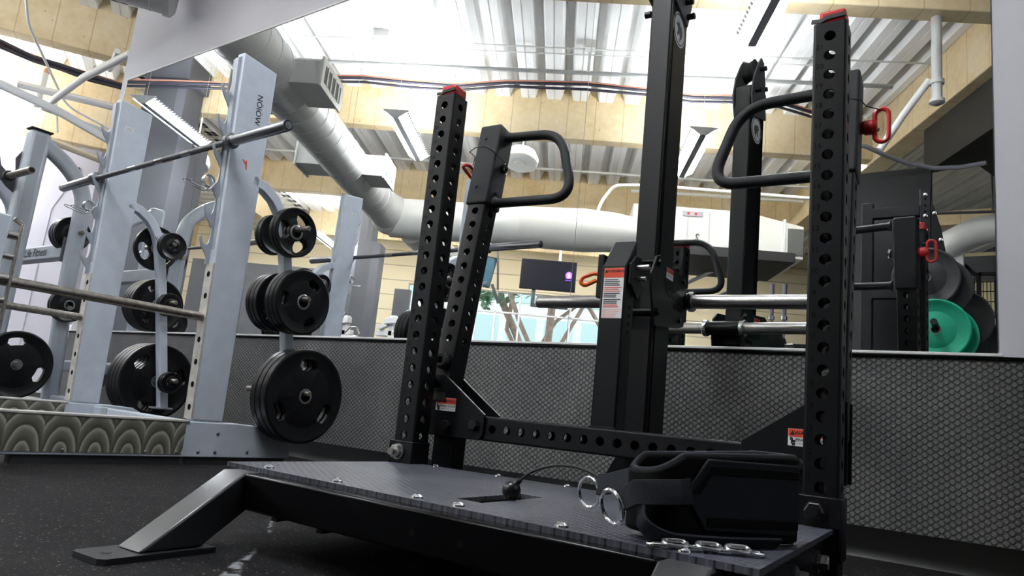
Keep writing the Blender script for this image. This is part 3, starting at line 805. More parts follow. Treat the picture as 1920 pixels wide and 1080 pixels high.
for i, p in enumerate(chp):
    a = Vector(chp[min(i + 1, 6)]) - Vector(chp[max(i - 1, 0)]); a.normalize()
    sd = Vector((-a.y, a.x, 0)) if i % 2 == 0 else (Vector((-a.y, a.x, 0)) + Vector((0, 0, 0.4))).normalized()
    c = Vector(p) + Vector((0, 0, 0.0012 if i % 2 == 0 else 0.0042))
    pts = arc(c + a * 0.0095, a, sd, 0.0078, -PI / 2, PI / 2, 6) + arc(c - a * 0.0095, a, sd, 0.0078, PI / 2, 1.5 * PI, 6)
    b = P(); b.tube(pts, 0.0037, 8, True); b.build('chain_link', CHROME if i % 2 == 0 else ZINC, ch, smooth=60)
# ------------------------------------------------------------------ weight plates
def plate_mesh(c, ax, R0, th, slots=None, fr=WORLD, seg=72, bore=0.0255):
    """weight plate with centre c and axis ax (its show face towards +ax). slots = (count, first angle, half width, r in, r out)"""
    b = MB(fr)
    c, ax = Vector(c), Vector(ax).normalized()
    u = Vector((0, 1, 0)) if abs(ax.x) > 0.7 else Vector((1, 0, 0))
    u = (u - ax * u.dot(ax)).normalized(); v = ax.cross(u)
    h = th / 2
    rc, hr = ((slots[3] + slots[4]) / 2, (slots[4] - slots[3]) / 2) if slots else (0.6, 0.02)
    rr = [bore / R0, (bore + 0.014) / R0, None, None, None, None, 0.88, 0.93, 0.975, 1.0]
    def rad(i, j):
        if rr[i] is not None: return rr[i] * R0
        sa, ta = 0.0, 9.0
        if slots:
            a = 2 * PI * (j % seg) / seg
            for k in range(slots[0]):
                d = (a - slots[1] - 2 * PI * k / slots[0] + PI) % (2 * PI) - PI
                ta = min(ta, abs(d) / slots[2])
            if ta < 1: sa = (1 - ta ** 6) ** 0.5
        e = 0.004 + hr * sa
        return R0 * {2: rc - e - 0.03, 3: rc - e, 4: rc + e, 5: rc + e + 0.03}[i]
    def hh(i):
        if i <= 1: return h * 0.96
        if i in (2, 5): return h * 0.74
        if i <= 6: return h * 0.66
        return (h, h, h * 0.82)[min(i - 7, 2)]
    m = len(rr)
    vs = []
    for sgn in (1, -1):
        for i in range(m):
            for j in range(seg):
                a = 2 * PI * j / seg
                vs.append(c + (u * math.cos(a) + v * math.sin(a)) * rad(i, j) + ax * sgn * hh(i))
    def idx(f, i, j): return f * m * seg + i * seg + j % seg
    def open_(i, j):
        if not slots or i != 3: return False
        a = 2 * PI * (j + 0.5) / seg
        for k in range(slots[0]):
            d = (a - slots[1] - 2 * PI * k / slots[0] + PI) % (2 * PI) - PI
            if abs(d) < slots[2]: return True
        return False
    fs = []
    for i in range(m - 1):
        for j in range(seg):
            if open_(i, j):
                for (i2, j2, e0, e1) in ((i, j - 1, (i, j), (i + 1, j)), (i, j + 1, (i, j + 1), (i + 1, j + 1)), (i - 1, j, (i, j), (i, j + 1)), (i + 1, j, (i + 1, j), (i + 1, j + 1))):
                    if not open_(i2, j2 % seg): fs.append((idx(0, *e0), idx(0, *e1), idx(1, *e1), idx(1, *e0)))
                continue
            fs.append((idx(0, i, j), idx(0, i, j + 1), idx(0, i + 1, j + 1), idx(0, i + 1, j)))
            fs.append((idx(1, i, j), idx(1, i + 1, j), idx(1, i + 1, j + 1), idx(1, i, j + 1)))
    for j in range(seg):
        fs.append((idx(0, m - 1, j), idx(0, m - 1, j + 1), idx(1, m - 1, j + 1), idx(1, m - 1, j)))
        fs.append((idx(0, 0, j), idx(1, 0, j), idx(1, 0, j + 1), idx(0, 0, j + 1)))
    b.add(vs, fs)
    return b
def plate(name, c, ax, R0, th, label, group, slots=None, fr=WORLD, material=None, insert=True, rz=0.0):
    w = fr(c)
    t = thing(name, label, 'weight plate', (w.x, w.y, w.z - R0), rz, group)
    plate_mesh(c, ax, R0, th, slots, fr).build('disc', material or RUB, t, smooth=50)
    if insert:
        b = MB(fr); cc = Vector(c); a = Vector(ax).normalized()
        b.lathe(cc - a * th * 0.46, a, [(0, 0.0265), (th * 0.95, 0.0265), (th * 0.95, 0.036), (th * 0.93, 0.0365), (th * 0.90, 0.0365)], 26, caps=False)
        b.build('hub_insert', ZINC if R0 > 0.1 else DKBOLT, t, smooth=50)
    return t

# ------------------------------------------------------------------ silver half rack
hr = thing('half_rack', 'silver half rack holding a bare barbell, with swirled steel kick plates', 'squat rack', K((-1.05, 0.1, 0)), K_TH)
def Q(): return MB(K)
XR, XL = -0.45, -1.63
HOOKZ = [1.700, 1.552, 1.4105, 1.268, 1.126, 0.986]
post_y = lambda z: 0.616 - 0.2 * z
for sd, X in (('r', XR), ('l', XL)):
    b = Q()
    b.prism([(0.070, 0.185), (0.216, 0.185), (0.196, 1.842), (0.012, 1.866)], (X - 0.052, 0, 0), (0, 1, 0), (0, 0, 1), (0.052, 0, 0))
    up = b.build('upright', SILV, hr, bevel=0.006, seg=3)
    # front channel with slots
    b = Q()
    b.prism([(0.046, 0.90), (0.070, 0.90), (0.020, 1.858), (-0.004, 1.835)], (X - 0.046, 0, 0), (0, 1, 0), (0, 0, 1), (0.030, 0, 0))
    ch_ = b.build('hook_channel', SILVD, up, bevel=0.002)
    b = Q()
    for z in (1.80, 1.69, 1.58, 1.47, 1.36, 1.25, 1.14, 1.03):
        y = 0.046 - 0.050 * (z - 0.90) / 0.958
        b.bar((X - 0.022, y + 0.0035, z - 0.035), (X - 0.022, y + 0.0015, z + 0.035), 0.010, 0.004, up=(0, 1, 0)) 
    b.build('channel_slot', LAMPH, ch_)
    # J-hook strip
    out = [(0.030, 1.842)]
    yb = lambda z: 0.012 + 0.034 * (1.84 - z) / 0.94
    prof = []
    for h in HOOKZ:
        y0 = yb(h)
        prof += [(y0 - 0.012, h + 0.045), (y0 - 0.010, h + 0.012), (y0 - 0.014, h - 0.022), (y0 - 0.022, h - 0.034), (y0 - 0.034, h - 0.032), (y0 - 0.044, h - 0.020), (y0 - 0.051, h + 0.002), (y0 - 0.058, h + 0.0),
                 (y0 - 0.056, h - 0.018), (y0 - 0.047, h - 0.040), (y0 - 0.034, h - 0.060), (y0 - 0.022, h - 0.074), (y0 - 0.014, h - 0.088)]
    poly = [(0.035, 1.840), (-0.004, 1.832)] + prof + [(0.030, 0.865), (0.055, 0.885)]
    b = Q(); b.prism(poly, (X - 0.056, 0, 0), (0, 1, 0), (0, 0, 1), (0.009, 0, 0))
    b.build('hook_strip', SILVD, up, smooth=30, bevel=0.0012)
    # wear plate with round holes
    b = Q()
    zz = 0.186; cells_ = []
    for i in range(7): cells_.append((i * 0.097, (i + 1) * 0.097, 0.0135))
    b.holed((X - 0.030, 0.0640, 0.192), (1, 0, 0), Vector((0, -0.022, 0.68)).normalized(), (0, -1, 0), 0.055, cells_, 0.012)
    for a in (-0.0275, 0.0275): b.bar((X - 0.030 + a, 0.070, 0.192), (X - 0.030 + a, 0.048, 0.872), 0.003, 0.014, up=(0, 1, 0))
    wp = b.build('wear_plate', PLATEW, up, smooth=30)
    b = Q(); b.bar((X - 0.030, 0.0665, 0.20), (X - 0.030, 0.0435, 0.865), 0.045, 0.002, up=(0, 1, 0)); b.build('bore_shade', PRINT, wp, smooth=0)  # dark strip painting the shade inside the round holes
    # base
    b = Q(); b.prism([(-1.02, 0.032), (0.600, 0.032), (0.585, 0.085), (0.40, 0.176), (0.30, 0.182), (-1.02, 0.182)], (X - 0.066, 0, 0), (0, 1, 0), (0, 0, 1), (0.067, 0, 0))
    bs_ = b.build('base_rail', SILV, hr, bevel=0.004)
    b = Q(); b.box(X + 0.001, X + 0.0035, -1.00, 0.047, 0.044, 0.176); kp = b.build('kick_plate', SWIRL, bs_, smooth=0, label='swirled steel kick plate')
    b = Q(); b.box(X - 0.066, X + 0.006, -1.02, 0.060, 0.1765, 0.186); b.build('kick_plate_edge', PLATEW, bs_, bevel=0.002)
    for y in (-0.75, -0.42, -0.11, 0.02): b = Q(); b.bolt((X + 0.0035, y, 0.052), (1, 0, 0), 0.006); b.build('base_screw', ZINC, bs_)
    for y, z in ((0.12, 0.055), (0.20, 0.055), (0.20, 0.135), (0.36, 0.06)): b = Q(); b.bolt((X + 0.001, y, z), (1, 0, 0), 0.0075); b.build('base_screw', ZINC, bs_)
    for y0, y1 in ((-1.0, -0.62), (-0.58, 0.05), (0.08, 0.57)): b = Q(); b.box(X - 0.060, X - 0.006, y0, y1, 0.0, 0.033); b.build('rubber_foot', RUBM, bs_)
    # spotter arm and front pole
    b = Q(); b.lathe((X - 0.030, 0.058, 0.632), (0, -1, 0), [(0, 0.0185), (0.80, 0.0185)], 20); b.build('safety_bar', STEELW, hr, smooth=50)
    b = Q(); b.box(X - 0.066, X - 0.012, -0.815, -0.735, 0.186, 0.865); pl = b.build('front_pole', SILV, hr, bevel=0.006)
    b = Q(); b.bar((X - 0.012, -0.700, 0.20), (X - 0.012, -0.700, 0.84), 0.010, 0.016); b.bar((X - 0.012, -0.700, 0.84), (X - 0.012, -0.728, 0.855), 0.010, 0.016); b.build('adjuster_strip', STEELW, pl, bevel=0.002)
    for i in range(8):
        z = 0.25 + 0.078 * i
        b = Q(); b.cyl((X - 0.022, -0.737, z), (X - 0.022, -0.702, z), 0.015 if i % 2 else 0.012); b.build('adjuster_stud', STEEL, pl)
    # plate storage: leaning post, curved head tube, pegs
    px = X - 0.025
    path = [(px, 0.165, 1.30), (px, 0.235, 1.285), (px, 0.30, 1.245), (px, 0.350, 1.185), (px, 0.380, 1.12), (px, 0.400, 1.05)] + [(px, post_y(z), z) for z in (0.9, 0.6, 0.3, 0.182)]
    b = Q(); b.tube(path, 0, rect=(0.050, 0.047), up=(1, 0, 0)); po = b.build('storage_post', SILV, hr, bevel=0.004, smooth=50)
    for z, inn, outl in ((1.112, 0.17, 0.185), (0.784, 0.17, 0.18), (0.346, 0.33, 0.17)):
        if sd == 'l': inn, outl = (0.165, 0.17) if z < 1 else (0.165, 0.17)
        b = Q(); y = post_y(z)
        b.lathe((px - (outl if sd == 'l' else inn), y, z), (1, 0, 0), [(0, 0.010), (0.006, 0.0135), (inn + outl - 0.006, 0.0135), (inn + outl, 0.010)], 18); b.build('storage_peg', STEELW, po, smooth=50)
    b = Q(); b.box(px - 0.034, px + 0.034, post_y(0.2) - 0.06, post_y(0.2) + 0.05, 0.180, 0.190); b.build('post_foot', SILVD, po, bevel=0.002)
b = Q(); b.box(XL - 0.01, XR - 0.06, 0.19, 0.25, 0.05, 0.17); cm = b.build('cross_member', SILV, hr, bevel=0.005)
b = Q(); b.box(XL + 0.10, XL + 0.16, 0.184, 0.19, 0.06, 0.172); jp = b.build('joint_plate', SILVD, cm, bevel=0.002)
b = Q(); b.bolt((XL + 0.13, 0.184, 0.12), (0, -1, 0), 0.009); b.build('joint_bolt', ZINC, jp)
# handwriting and small sticker on the uprights
b = Q(); tx = Vector((0, 0.04, -1)).normalized(); ty = Vector((0, 1, 0.04)).normalized()
b.text('N\u00d6I\u00d6W', (XR + 0.0008, 0.130, 1.628), tx, ty, 0.040, 0.0004, bold=False); b.build('handwriting', STKBLK, hr, smooth=0)
b = Q(); b.bar((XR + 0.001, 0.095, 1.372), (XR + 0.001, 0.115, 1.352), 0.001, 0.006); b.bar((XR + 0.001, 0.112, 1.372), (XR + 0.001, 0.118, 1.330), 0.001, 0.006); b.build('red_mark', ORED, hr, smooth=0)
b = Q(); b.prism([(0.062, 1.725), (0.106, 1.722), (0.106, 1.695), (0.062, 1.698)], (XL + 0.0004, 0, 0), (0, 1, 0), (0, 0, 1), (0.0005, 0, 0)); b.build('small_sticker', WHITE, hr, smooth=0)
b = Q()
for k in range(3): b.box(XL + 0.0008, XL + 0.0012, 0.068, 0.100, 1.7005 + 0.007 * k, 1.7035 + 0.007 * k)
b.build('sticker_print', SILVD, hr, smooth=0)

# barbell
bb = thing('barbell', 'bare olympic barbell resting high on the hooks of the silver half rack', 'barbell', K((-1.066, 0, 1.39)), K_TH)
def bl(t): return Vector((-2.131 + t, 0.0, 1.3963 + 0.0128 * t))
ad = (bl(1) - bl(0)).normalized()
b = Q(); b.lathe(bl(0.41), ad, [(0, 0.0142), (1.315, 0.0142)], 20); b.build('shaft', KNURL, bb, smooth=50)
b = Q()
for c in (0.80, 1.065, 1.32): b.lathe(bl(c), ad, [(0, 0.01445), (0.075, 0.01445)], 20)
b.build('smooth_band', BARST, bb, smooth=50)
for t0, sg in ((0.4095, -1), (1.7215, 1)):
    b = Q(); b.lathe(bl(t0), ad * sg, [(0, 0.0250), (0.404, 0.0250), (0.4095, 0.0235)], 28); sv = b.build('sleeve', BARST, bb, smooth=40)
    b = Q(); b.lathe(bl(t0) - ad * sg * 0.016, ad * sg, [(0, 0.030), (0.004, 0.036), (0.026, 0.036), (0.030, 0.028)], 28); b.build('collar', BARST, sv)
    b = Q(); b.lathe(bl(t0) + ad * sg * 0.4096, ad * sg, [(0, 0.0205), (0.0012, 0.0205)], 24); ec = b.build('end_cap', DKBOLT, sv)
    b = Q(); b.lathe(bl(t0) + ad * sg * 0.4106, ad * sg, [(0, 0.0165), (0.0015, 0.0165)], 24); b.lathe(bl(t0) + ad * sg * 0.412, ad * sg, [(0, 0.007), (0.002, 0.007)], 6); b.build('end_ring', CHROME, ec)

# spring clips hanging on the hooks
for X, lab in ((XR, 'spring clip hanging on a hook of the right rack upright'), (XL, 'spring clip hanging on a hook of the left rack upright')):
    o = Vector((X - 0.051, -0.020, 1.258))
    t = thing('spring_clip', lab, 'barbell clip', K((o.x, o.y, o.z - 0.10)), K_TH, 'spring clips on the rack hooks')
    pts = []
    for i in range(61):
        a = 2 * PI * i / 20
        pts.append(o + Vector((-0.016 + 0.010 * i / 20, math.cos(a) * 0.027, math.sin(a) * 0.027 - 0.022)))
    b = Q(); b.tube(pts, 0.0026, 7); b.build('coil', CHROME, t, smooth=60)
    for s in (0, 1):
        e = pts[0] if s == 0 else pts[-1]
        e2 = o + Vector((-0.01 + 0.03 * s, -0.035, -0.060))
        lp = fillet([e, e2 + Vector((0, 0.03, -0.012)), e2 + Vector((0, -0.075 + 0.02 * s, 0.004)), e2 + Vector((0.016, -0.085 + 0.02 * s, 0.012)), e2 + Vector((0.016, 0.0, 0.002))], 0.012, 5)
        b = Q(); b.tube(lp, 0.0022, 7); b.build('clip_handle', CHROME, t, smooth=60)

# plates on the rack's storage pegs
G3 = (3, PI / 2, 0.33, 0.55, 0.79)
TRI = (3, PI / 3, 0.62, 0.36, 0.82)
def stack(zc, xs, R0, th, who, group, slots, ang=0.0, px=None):
    y = post_y(zc) 
    for i, x in enumerate(xs):
        sl = (slots[0], slots[1] + ang, slots[2], slots[3], slots[4]) if slots else None
        plate('weight_plate', (x, y, zc + 0.0135 - 0.0255), (1, 0, 0), R0, th, who[i], group, sl, K, rz=K_TH)
ordn = ['outermost', 'second from outside', 'third from outside', 'fourth from outside']
stack(0.346, [-0.349 - 0.040 * i for i in range(3)], 0.222, 0.038, ['large black plate, %s on the bottom peg right of the rack' % w for w in ordn[:3]], 'large plates on the right bottom peg', G3)
stack(0.784, [-0.350 - 0.030 * i for i in range(3)], 0.155, 0.028, ['medium black plate, %s on the middle peg right of the rack' % w for w in ordn[:3]], 'medium plates on the right middle peg', G3, -0.52)
stack(0.784, [-0.517 - 0.030 * i for i in range(3)], 0.145, 0.028, ['medium black plate inside the right rack post on the middle peg, ' + w for w in ('nearest the post', 'second from the post', 'third from the post')], 'medium plates inside the right middle peg', G3, 0.3)
stack(1.112, [-0.394 - 0.027 * i for i in range(2)], 0.120, 0.024, ['small spoked plate, outermost on the top peg right of the rack', 'small spoked plate, second on the top peg right of the rack'], 'small plates on the right top peg', TRI, 0.0)
stack(1.112, [-0.540 - 0.026 * i for i in range(2)], 0.100, 0.024, ['small black plate inside the right rack post on the top peg, near one', 'small black plate inside the right rack post on the top peg, far one'], 'small plates inside the right top peg', None)
LX = XL - 0.05
stack(0.346, [LX - 0.040 - 0.040 * i for i in range(4)], 0.222, 0.038, ['large black plate outside the left rack post on the bottom peg, ' + w for w in ('nearest the post', 'second from the post', 'third from the post', 'farthest from the post')], 'large plates on the left bottom peg', G3, 0.8)
stack(0.784, [LX - 0.018 - 0.030 * i for i in range(4)], 0.155, 0.028, ['medium black plate outside the left rack post on the middle peg, ' + w for w in ('nearest the post', 'second from the post', 'third from the post', 'farthest from the post')], 'medium plates on the left middle peg', G3, 0.4)
stack(1.112, [LX - 0.022], 0.130, 0.024, ['spoked black plate outside the left rack post on the top peg'], 'plates on the left top peg', TRI, 0.4)
stack(1.112, [XL + 0.042 + 0.052, XL + 0.042 + 0.075], 0.078, 0.021, ['small black disc inside the left rack post on the top peg, behind the end one', 'small black disc at the end of the top peg inside the left rack post'], 'plates on the left top peg', None)
stack(0.784, [XL + 0.055, XL + 0.078], 0.066, 0.021, ['small black disc inside the left rack post on the middle peg, against the post', 'small black disc at the end of the middle peg inside the left rack post'], 'small discs on the left middle peg', None)
stack(0.346, [XL + 0.052, XL + 0.076], 0.060, 0.022, ['small black disc inside the left rack post on the bottom peg, against the post', 'small black disc at the end of the bottom peg inside the left rack post'], 'small discs on the left bottom peg', None)
# clip on the left top peg
t = thing('spring_clip', 'spring clip on the left top storage peg behind a small disc', 'barbell clip', K((XL + 0.03, post_y(1.1), 1.05)), K_TH, 'spring clips on the rack hooks')
b = Q(); b.tube([Vector((XL + 0.018 + 0.006 * i / 16, post_y(1.1) + math.cos(2 * PI * i / 16) * 0.030, 1.10 + math.sin(2 * PI * i / 16) * 0.030)) for i in range(49)], 0.0026, 7); b.build('coil', CHROME, t, smooth=60)
b = Q(); b.tube(fillet([(XL + 0.02, post_y(1.1) - 0.03, 1.10), (XL + 0.03, post_y(1.1) - 0.07, 1.15), (XL + 0.05, post_y(1.1) - 0.075, 1.15), (XL + 0.04, post_y(1.1) - 0.03, 1.11)], 0.01, 4), 0.0024, 7); b.build('clip_handle', CHROME, t, smooth=60)

# ------------------------------------------------------------------ second rack, further left
E2 = frame((-5.55, 1.93, 0), 0.0)
r2 = thing('half_rack', 'grey tubular half rack at the far left beyond the silver rack', 'squat rack', E2((0, 0.2, 0)), 0.0)
def S2(): return MB(E2)
b = S2(); b.bar((0, -0.01, 0.10), (0, 0.0, 1.965), 0.095, 0.14, up=(0, 1, 0)); up = b.build('upright', SILVD, r2, bevel=0.035, seg=5)
b = S2(); b.bar((0, 0.0, 1.963), (0, 0.0, 1.975), 0.096, 0.141, up=(0, 1, 0)); b.build('end_cap', RUBM, up, bevel=0.004)
b = S2(); b.tube(fillet([(0, 0.02, 1.90), (0, 0.22, 1.79), (0, 0.37, 1.62), (0, 0.375, 0.9), (0, 0.42, 0.10)], 0.16, 8), 0, rect=(0.085, 0.105), up=(1, 0, 0)); po = b.build('rear_post', SILVD, r2, bevel=0.03, smooth=60, seg=4)
b = S2(); b.box(-1.25, -0.04, 0.325, 0.415, 1.14, 1.25); cb = b.build('cross_beam', SILVD, r2, bevel=0.012)
b = S2(); b.box(-0.055, -0.035, 0.31, 0.43, 1.11, 1.29); b.build('beam_plate', DARKG, cb, bevel=0.003)
b = S2(); b.text('Life Fitness', (-0.50, 0.3235, 1.195), (1, 0, 0), (0, 0, 1), 0.085, 0.0008, bold=True); b.build('maker_lettering', STKBLK, cb, smooth=0, label='dark maker lettering')
b = S2(); b.bar((-1.2, -0.01, 0.10), (-1.2, 0.0, 1.965), 0.095, 0.14, up=(0, 1, 0)); b.build('upright', SILVD, r2, bevel=0.035, seg=5)
b = S2(); b.tube(fillet([(-1.2, 0.02, 1.90), (-1.2, 0.22, 1.79), (-1.2, 0.37, 1.62), (-1.2, 0.375, 0.9), (-1.2, 0.42, 0.10)], 0.16, 8), 0, rect=(0.085, 0.105), up=(1, 0, 0)); b.build('rear_post', SILVD, r2, bevel=0.03, smooth=60, seg=4)
b = S2(); b.prism([(-0.07, 1.80), (-0.10, 1.74), (-0.085, 1.66), (-0.12, 1.62), (-0.17, 1.66), (-0.195, 1.74), (-0.205, 1.72), (-0.19, 1.60), (-0.12, 1.53), (-0.07, 1.50)], (-0.03, 0, 0), (0, 1, 0), (0, 0, 1), (0.012, 0, 0)); b.build('bar_hook', DARKG, up, bevel=0.002)
b = S2()
for x in (0, -1.2): b.prism([(-0.9, 0.02), (0.62, 0.02), (0.62, 0.12), (-0.9, 0.12)], (x - 0.05, 0, 0), (0, 1, 0), (0, 0, 1), (0.10, 0, 0))
b.box(-1.2, 0, 0.30, 0.40, 0.05, 0.14)
b.build('base_rail', SILVD, r2, bevel=0.012)
b = S2(); b.box(-0.05, 0.55, 0.48, 0.60, 0.34, 0.42); b.bar((0.50, 0.54, 0.40), (0.12, 0.54, 0.10), 0.08, 0.08); b.box(-0.1, 0.45, 0.40, 0.52, 0.10, 0.17); b.build('bench_brace', SILVD, r2, bevel=0.01)
for z, x0, x1 in ((1.33, -0.16, 0.10), (0.78, -0.15, 0.12)):
    b = S2(); b.cyl((x0, 0.375, z), (x1, 0.375, z), 0.016); b.build('storage_peg', STEELW, po)
b = S2(); b.cyl((-0.15, 0.135, 0.352), (0.13, 0.135, 0.352), 0.024); b.build('storage_peg', STEEL, r2)
plate('weight_plate', (0.075, 0.135, 0.352), (1, 0, 0), 0.225, 0.045, 'large black grip plate low on the far left rack, beyond the kick plates', 'plates on the far left rack', (3, 1.75, 0.34, 0.58, 0.80), E2)
for i in range(3):
    plate('weight_plate', (-0.085 - 0.036 * i, 0.375, 1.33), (1, 0, 0), 0.125, 0.034, 'black plate high on the rear post of the far left rack, ' + ('nearest the post', 'second from the post', 'third from the post')[i], 'plates on the far left rack', None, E2)
for i in range(2):
    plate('weight_plate', (0.062 + 0.032 * i, 0.375, 0.80), (1, 0, 0), 0.12, 0.03, 'black plate at mid height on the far left rack, ' + ('against the post', 'outer one')[i], 'plates on the far left rack', None, E2)
b2 = thing('barbell', 'steel barbell on the grey rack at the far left, cut by the picture edge', 'barbell', E2((-0.5, -0.14, 1.56)), 0.0)
b = S2(); b.lathe((0.07, -0.14, 1.585), (1, 0, 0), [(0, 0.0245), (0.335, 0.0245), (0.34, 0.023)], 24); b.build('sleeve', STEELW, b2, smooth=40)
b = S2(); b.lathe((-1.28, -0.14, 1.585), (-1, 0, 0), [(0, 0.0245), (0.34, 0.0245)], 24); b.build('sleeve', STEELW, b2, smooth=40)
b = S2(); b.cyl((-1.28, -0.14, 1.585), (0.07, -0.14, 1.585), 0.014); b.build('shaft', KNURL, b2)
b = S2(); b.lathe((0.045, -0.14, 1.585), (1, 0, 0), [(0, 0.036), (0.028, 0.036)], 24); b.build('collar', DKBOLT, b2)
b = S2(); b.lathe((0.4101, -0.14, 1.585), (1, 0, 0), [(0, 0.017), (0.001, 0.017)], 20); b.build('end_cap', DKBOLT, b2)
# ------------------------------------------------------------------ the building behind the camera
def B(): return MB(G)
def Vv(): return MB(V)
def Dd(): return MB(D)
def deck_profile(x0, x1, off):
    p, w = 0.3720, 0.0
    pts = []
    k = math.floor((x0 - off) / p)
    x = off + k * p
    while x < x1:
        for dx, z in ((-0.098, 4.90), (-0.008, 4.90), (-0.006, 4.912), (0.006, 4.912), (0.008, 4.90), (0.098, 4.90), (0.148, 5.085), (p - 0.148, 5.085)):
            pts.append((x + dx, z))
        x += p
    return pts + [(pts[-1][0], 5.32), (pts[0][0], 5.32)]
b = B(); b.prism(deck_profile(-6.6, 9.2, -0.41), (0, 1.0, 0), (1, 0, 0), (0, 0, 1), (0, 17.2, 0)); b.build('ceiling', DECK, kind='structure', smooth=0)
b = Dd(); b.prism(deck_profile(-13.0, 6.0, -1.9), (0, 9.42, 0), (1, 0, 0), (0, 0, 1), (0, 10.0, 0)); b.build('ceiling', DECK, kind='structure', smooth=0)
for i, y in enumerate((6.13, 9.73, 13.33, 16.93)):
    b = B(); b.box(-2.2 if i == 0 else -6.55, 4.06, y, y + 0.20, 4.32, 5.10); b.build('trim_%d' % (4 + i), BEAMX, kind='structure', smooth=0, bevel=0.01)
b = B(); b.box(4.06, 4.36, 4.4, 17.4, 4.28, 5.12); b.build('trim_8', BEAMY, kind='structure', smooth=0, bevel=0.01)
b = Dd(); b.box(-13, 5.0, 9.98, 10.20, 4.33, 5.10); b.build('trim_9', BEAMX, kind='structure', smooth=0, bevel=0.012)
b = Dd(); b.box(-13, 5.0, 12.42, 12.62, 3.80, 5.10); b.build('trim_10', BEAMX, kind='structure', smooth=0, bevel=0.012)
# perimeter
b = Dd(); b.box(-13, -1.87, 12.60, 12.75, 0, 3.81); b.box(-1.95, -1.80, 12.60, 14.2, 0, 3.9); b.build('wall_left', LILAC, kind='structure', smooth=0)
b = Dd(); b.box(-4, 5.0, 14.2, 14.35, 0, 5.3); b.build('wall_side', mat('cream_wall', (0.72, 0.66, 0.58), 0.7), kind='structure', smooth=0)
b = Dd(); b.box(-1.86, -1.62, 12.55, 12.62, 0, 1.05); b.build('trim_11', TRIMW, kind='structure', smooth=0)
t = thing('wall_thermostat', 'small dark thermostat high on the lilac wall', 'thermostat', D((-2.05, 12.59, 3.3)))
b = Dd(); b.box(-2.10, -2.04, 12.57, 12.60, 3.40, 3.47); b.build('cover', RUBM, t, bevel=0.004)
b = Dd(); b.box(-2.15, -2.11, 12.575, 12.60, 3.28, 3.34); b.build('sensor', RUBM, t, bevel=0.004)
b = Dd(); b.tube([(-2.13, 12.595, 3.2), (-2.30, 12.595, 2.75), (-2.31, 12.595, 2.2), (-2.33, 12.595, 0.5)], 0.006, 5); b.build('wall_cable', CABG, smooth=60, label='thin cable running down the lilac wall', cat='cable')
for gx0, gx1, gy0, gy1 in ((-12.0, -9.8, 17.5, 17.7), (9.2, 9.4, -3.0, 17.7)):
    b = B(); b.box(gx0, gx1, gy0, gy1, 0, 5.3); b.build('wall_right' if gx0 > 0 else 'wall_corner', PILLAR, kind='structure', smooth=0)
# far wall with the window band
b = B()
WX0, WX1, WZ0, WZ1 = -3.95, 2.6, 1.55, 3.38
b.box(-9.9, WX0, 17.5, 17.7, 0, 5.3); b.box(WX1, 9.3, 17.5, 17.7, 0, 5.3); b.box(WX0, WX1, 17.5, 17.7, 0, WZ0); b.box(WX0, WX1, 17.5, 17.7, WZ1, 4.55)
b.build('wall_far', SIDING, kind='structure', smooth=0)
b = B(); b.box(WX0, WX1, 17.58, 17.60, WZ0, WZ1); b.build('window_1', GLASS, kind='structure', smooth=0)
b = B()
for x in (WX0, -3.0, -2.2, -1.72, -1.12, 0.14, 1.4, WX1): b.box(x - 0.022, x + 0.022, 17.55, 17.63, WZ0, WZ1)
for z in (WZ0, 2.86, WZ1): b.box(WX0, WX1, 17.55, 17.63, z - 0.02, z + 0.02)
b.build('trim_12', TRIMW, kind='structure', smooth=0)
b = B(); b.box(-9.9, 9.2, 17.44, 17.52, 4.42, 4.5); b.build('trim_13', BEAMX, kind='structure', smooth=0)
b = B(); b.box(-9.8, 9.2, 17.42, 17.5, 0, 1.5); b.box(9.12, 9.2, -3.0, 17.42, 0, 2.6); b.build('wall_unseen_dark', DARKG, kind='structure', smooth=0)  # unseen dark lower walls, added to keep reflections in the black parts dim
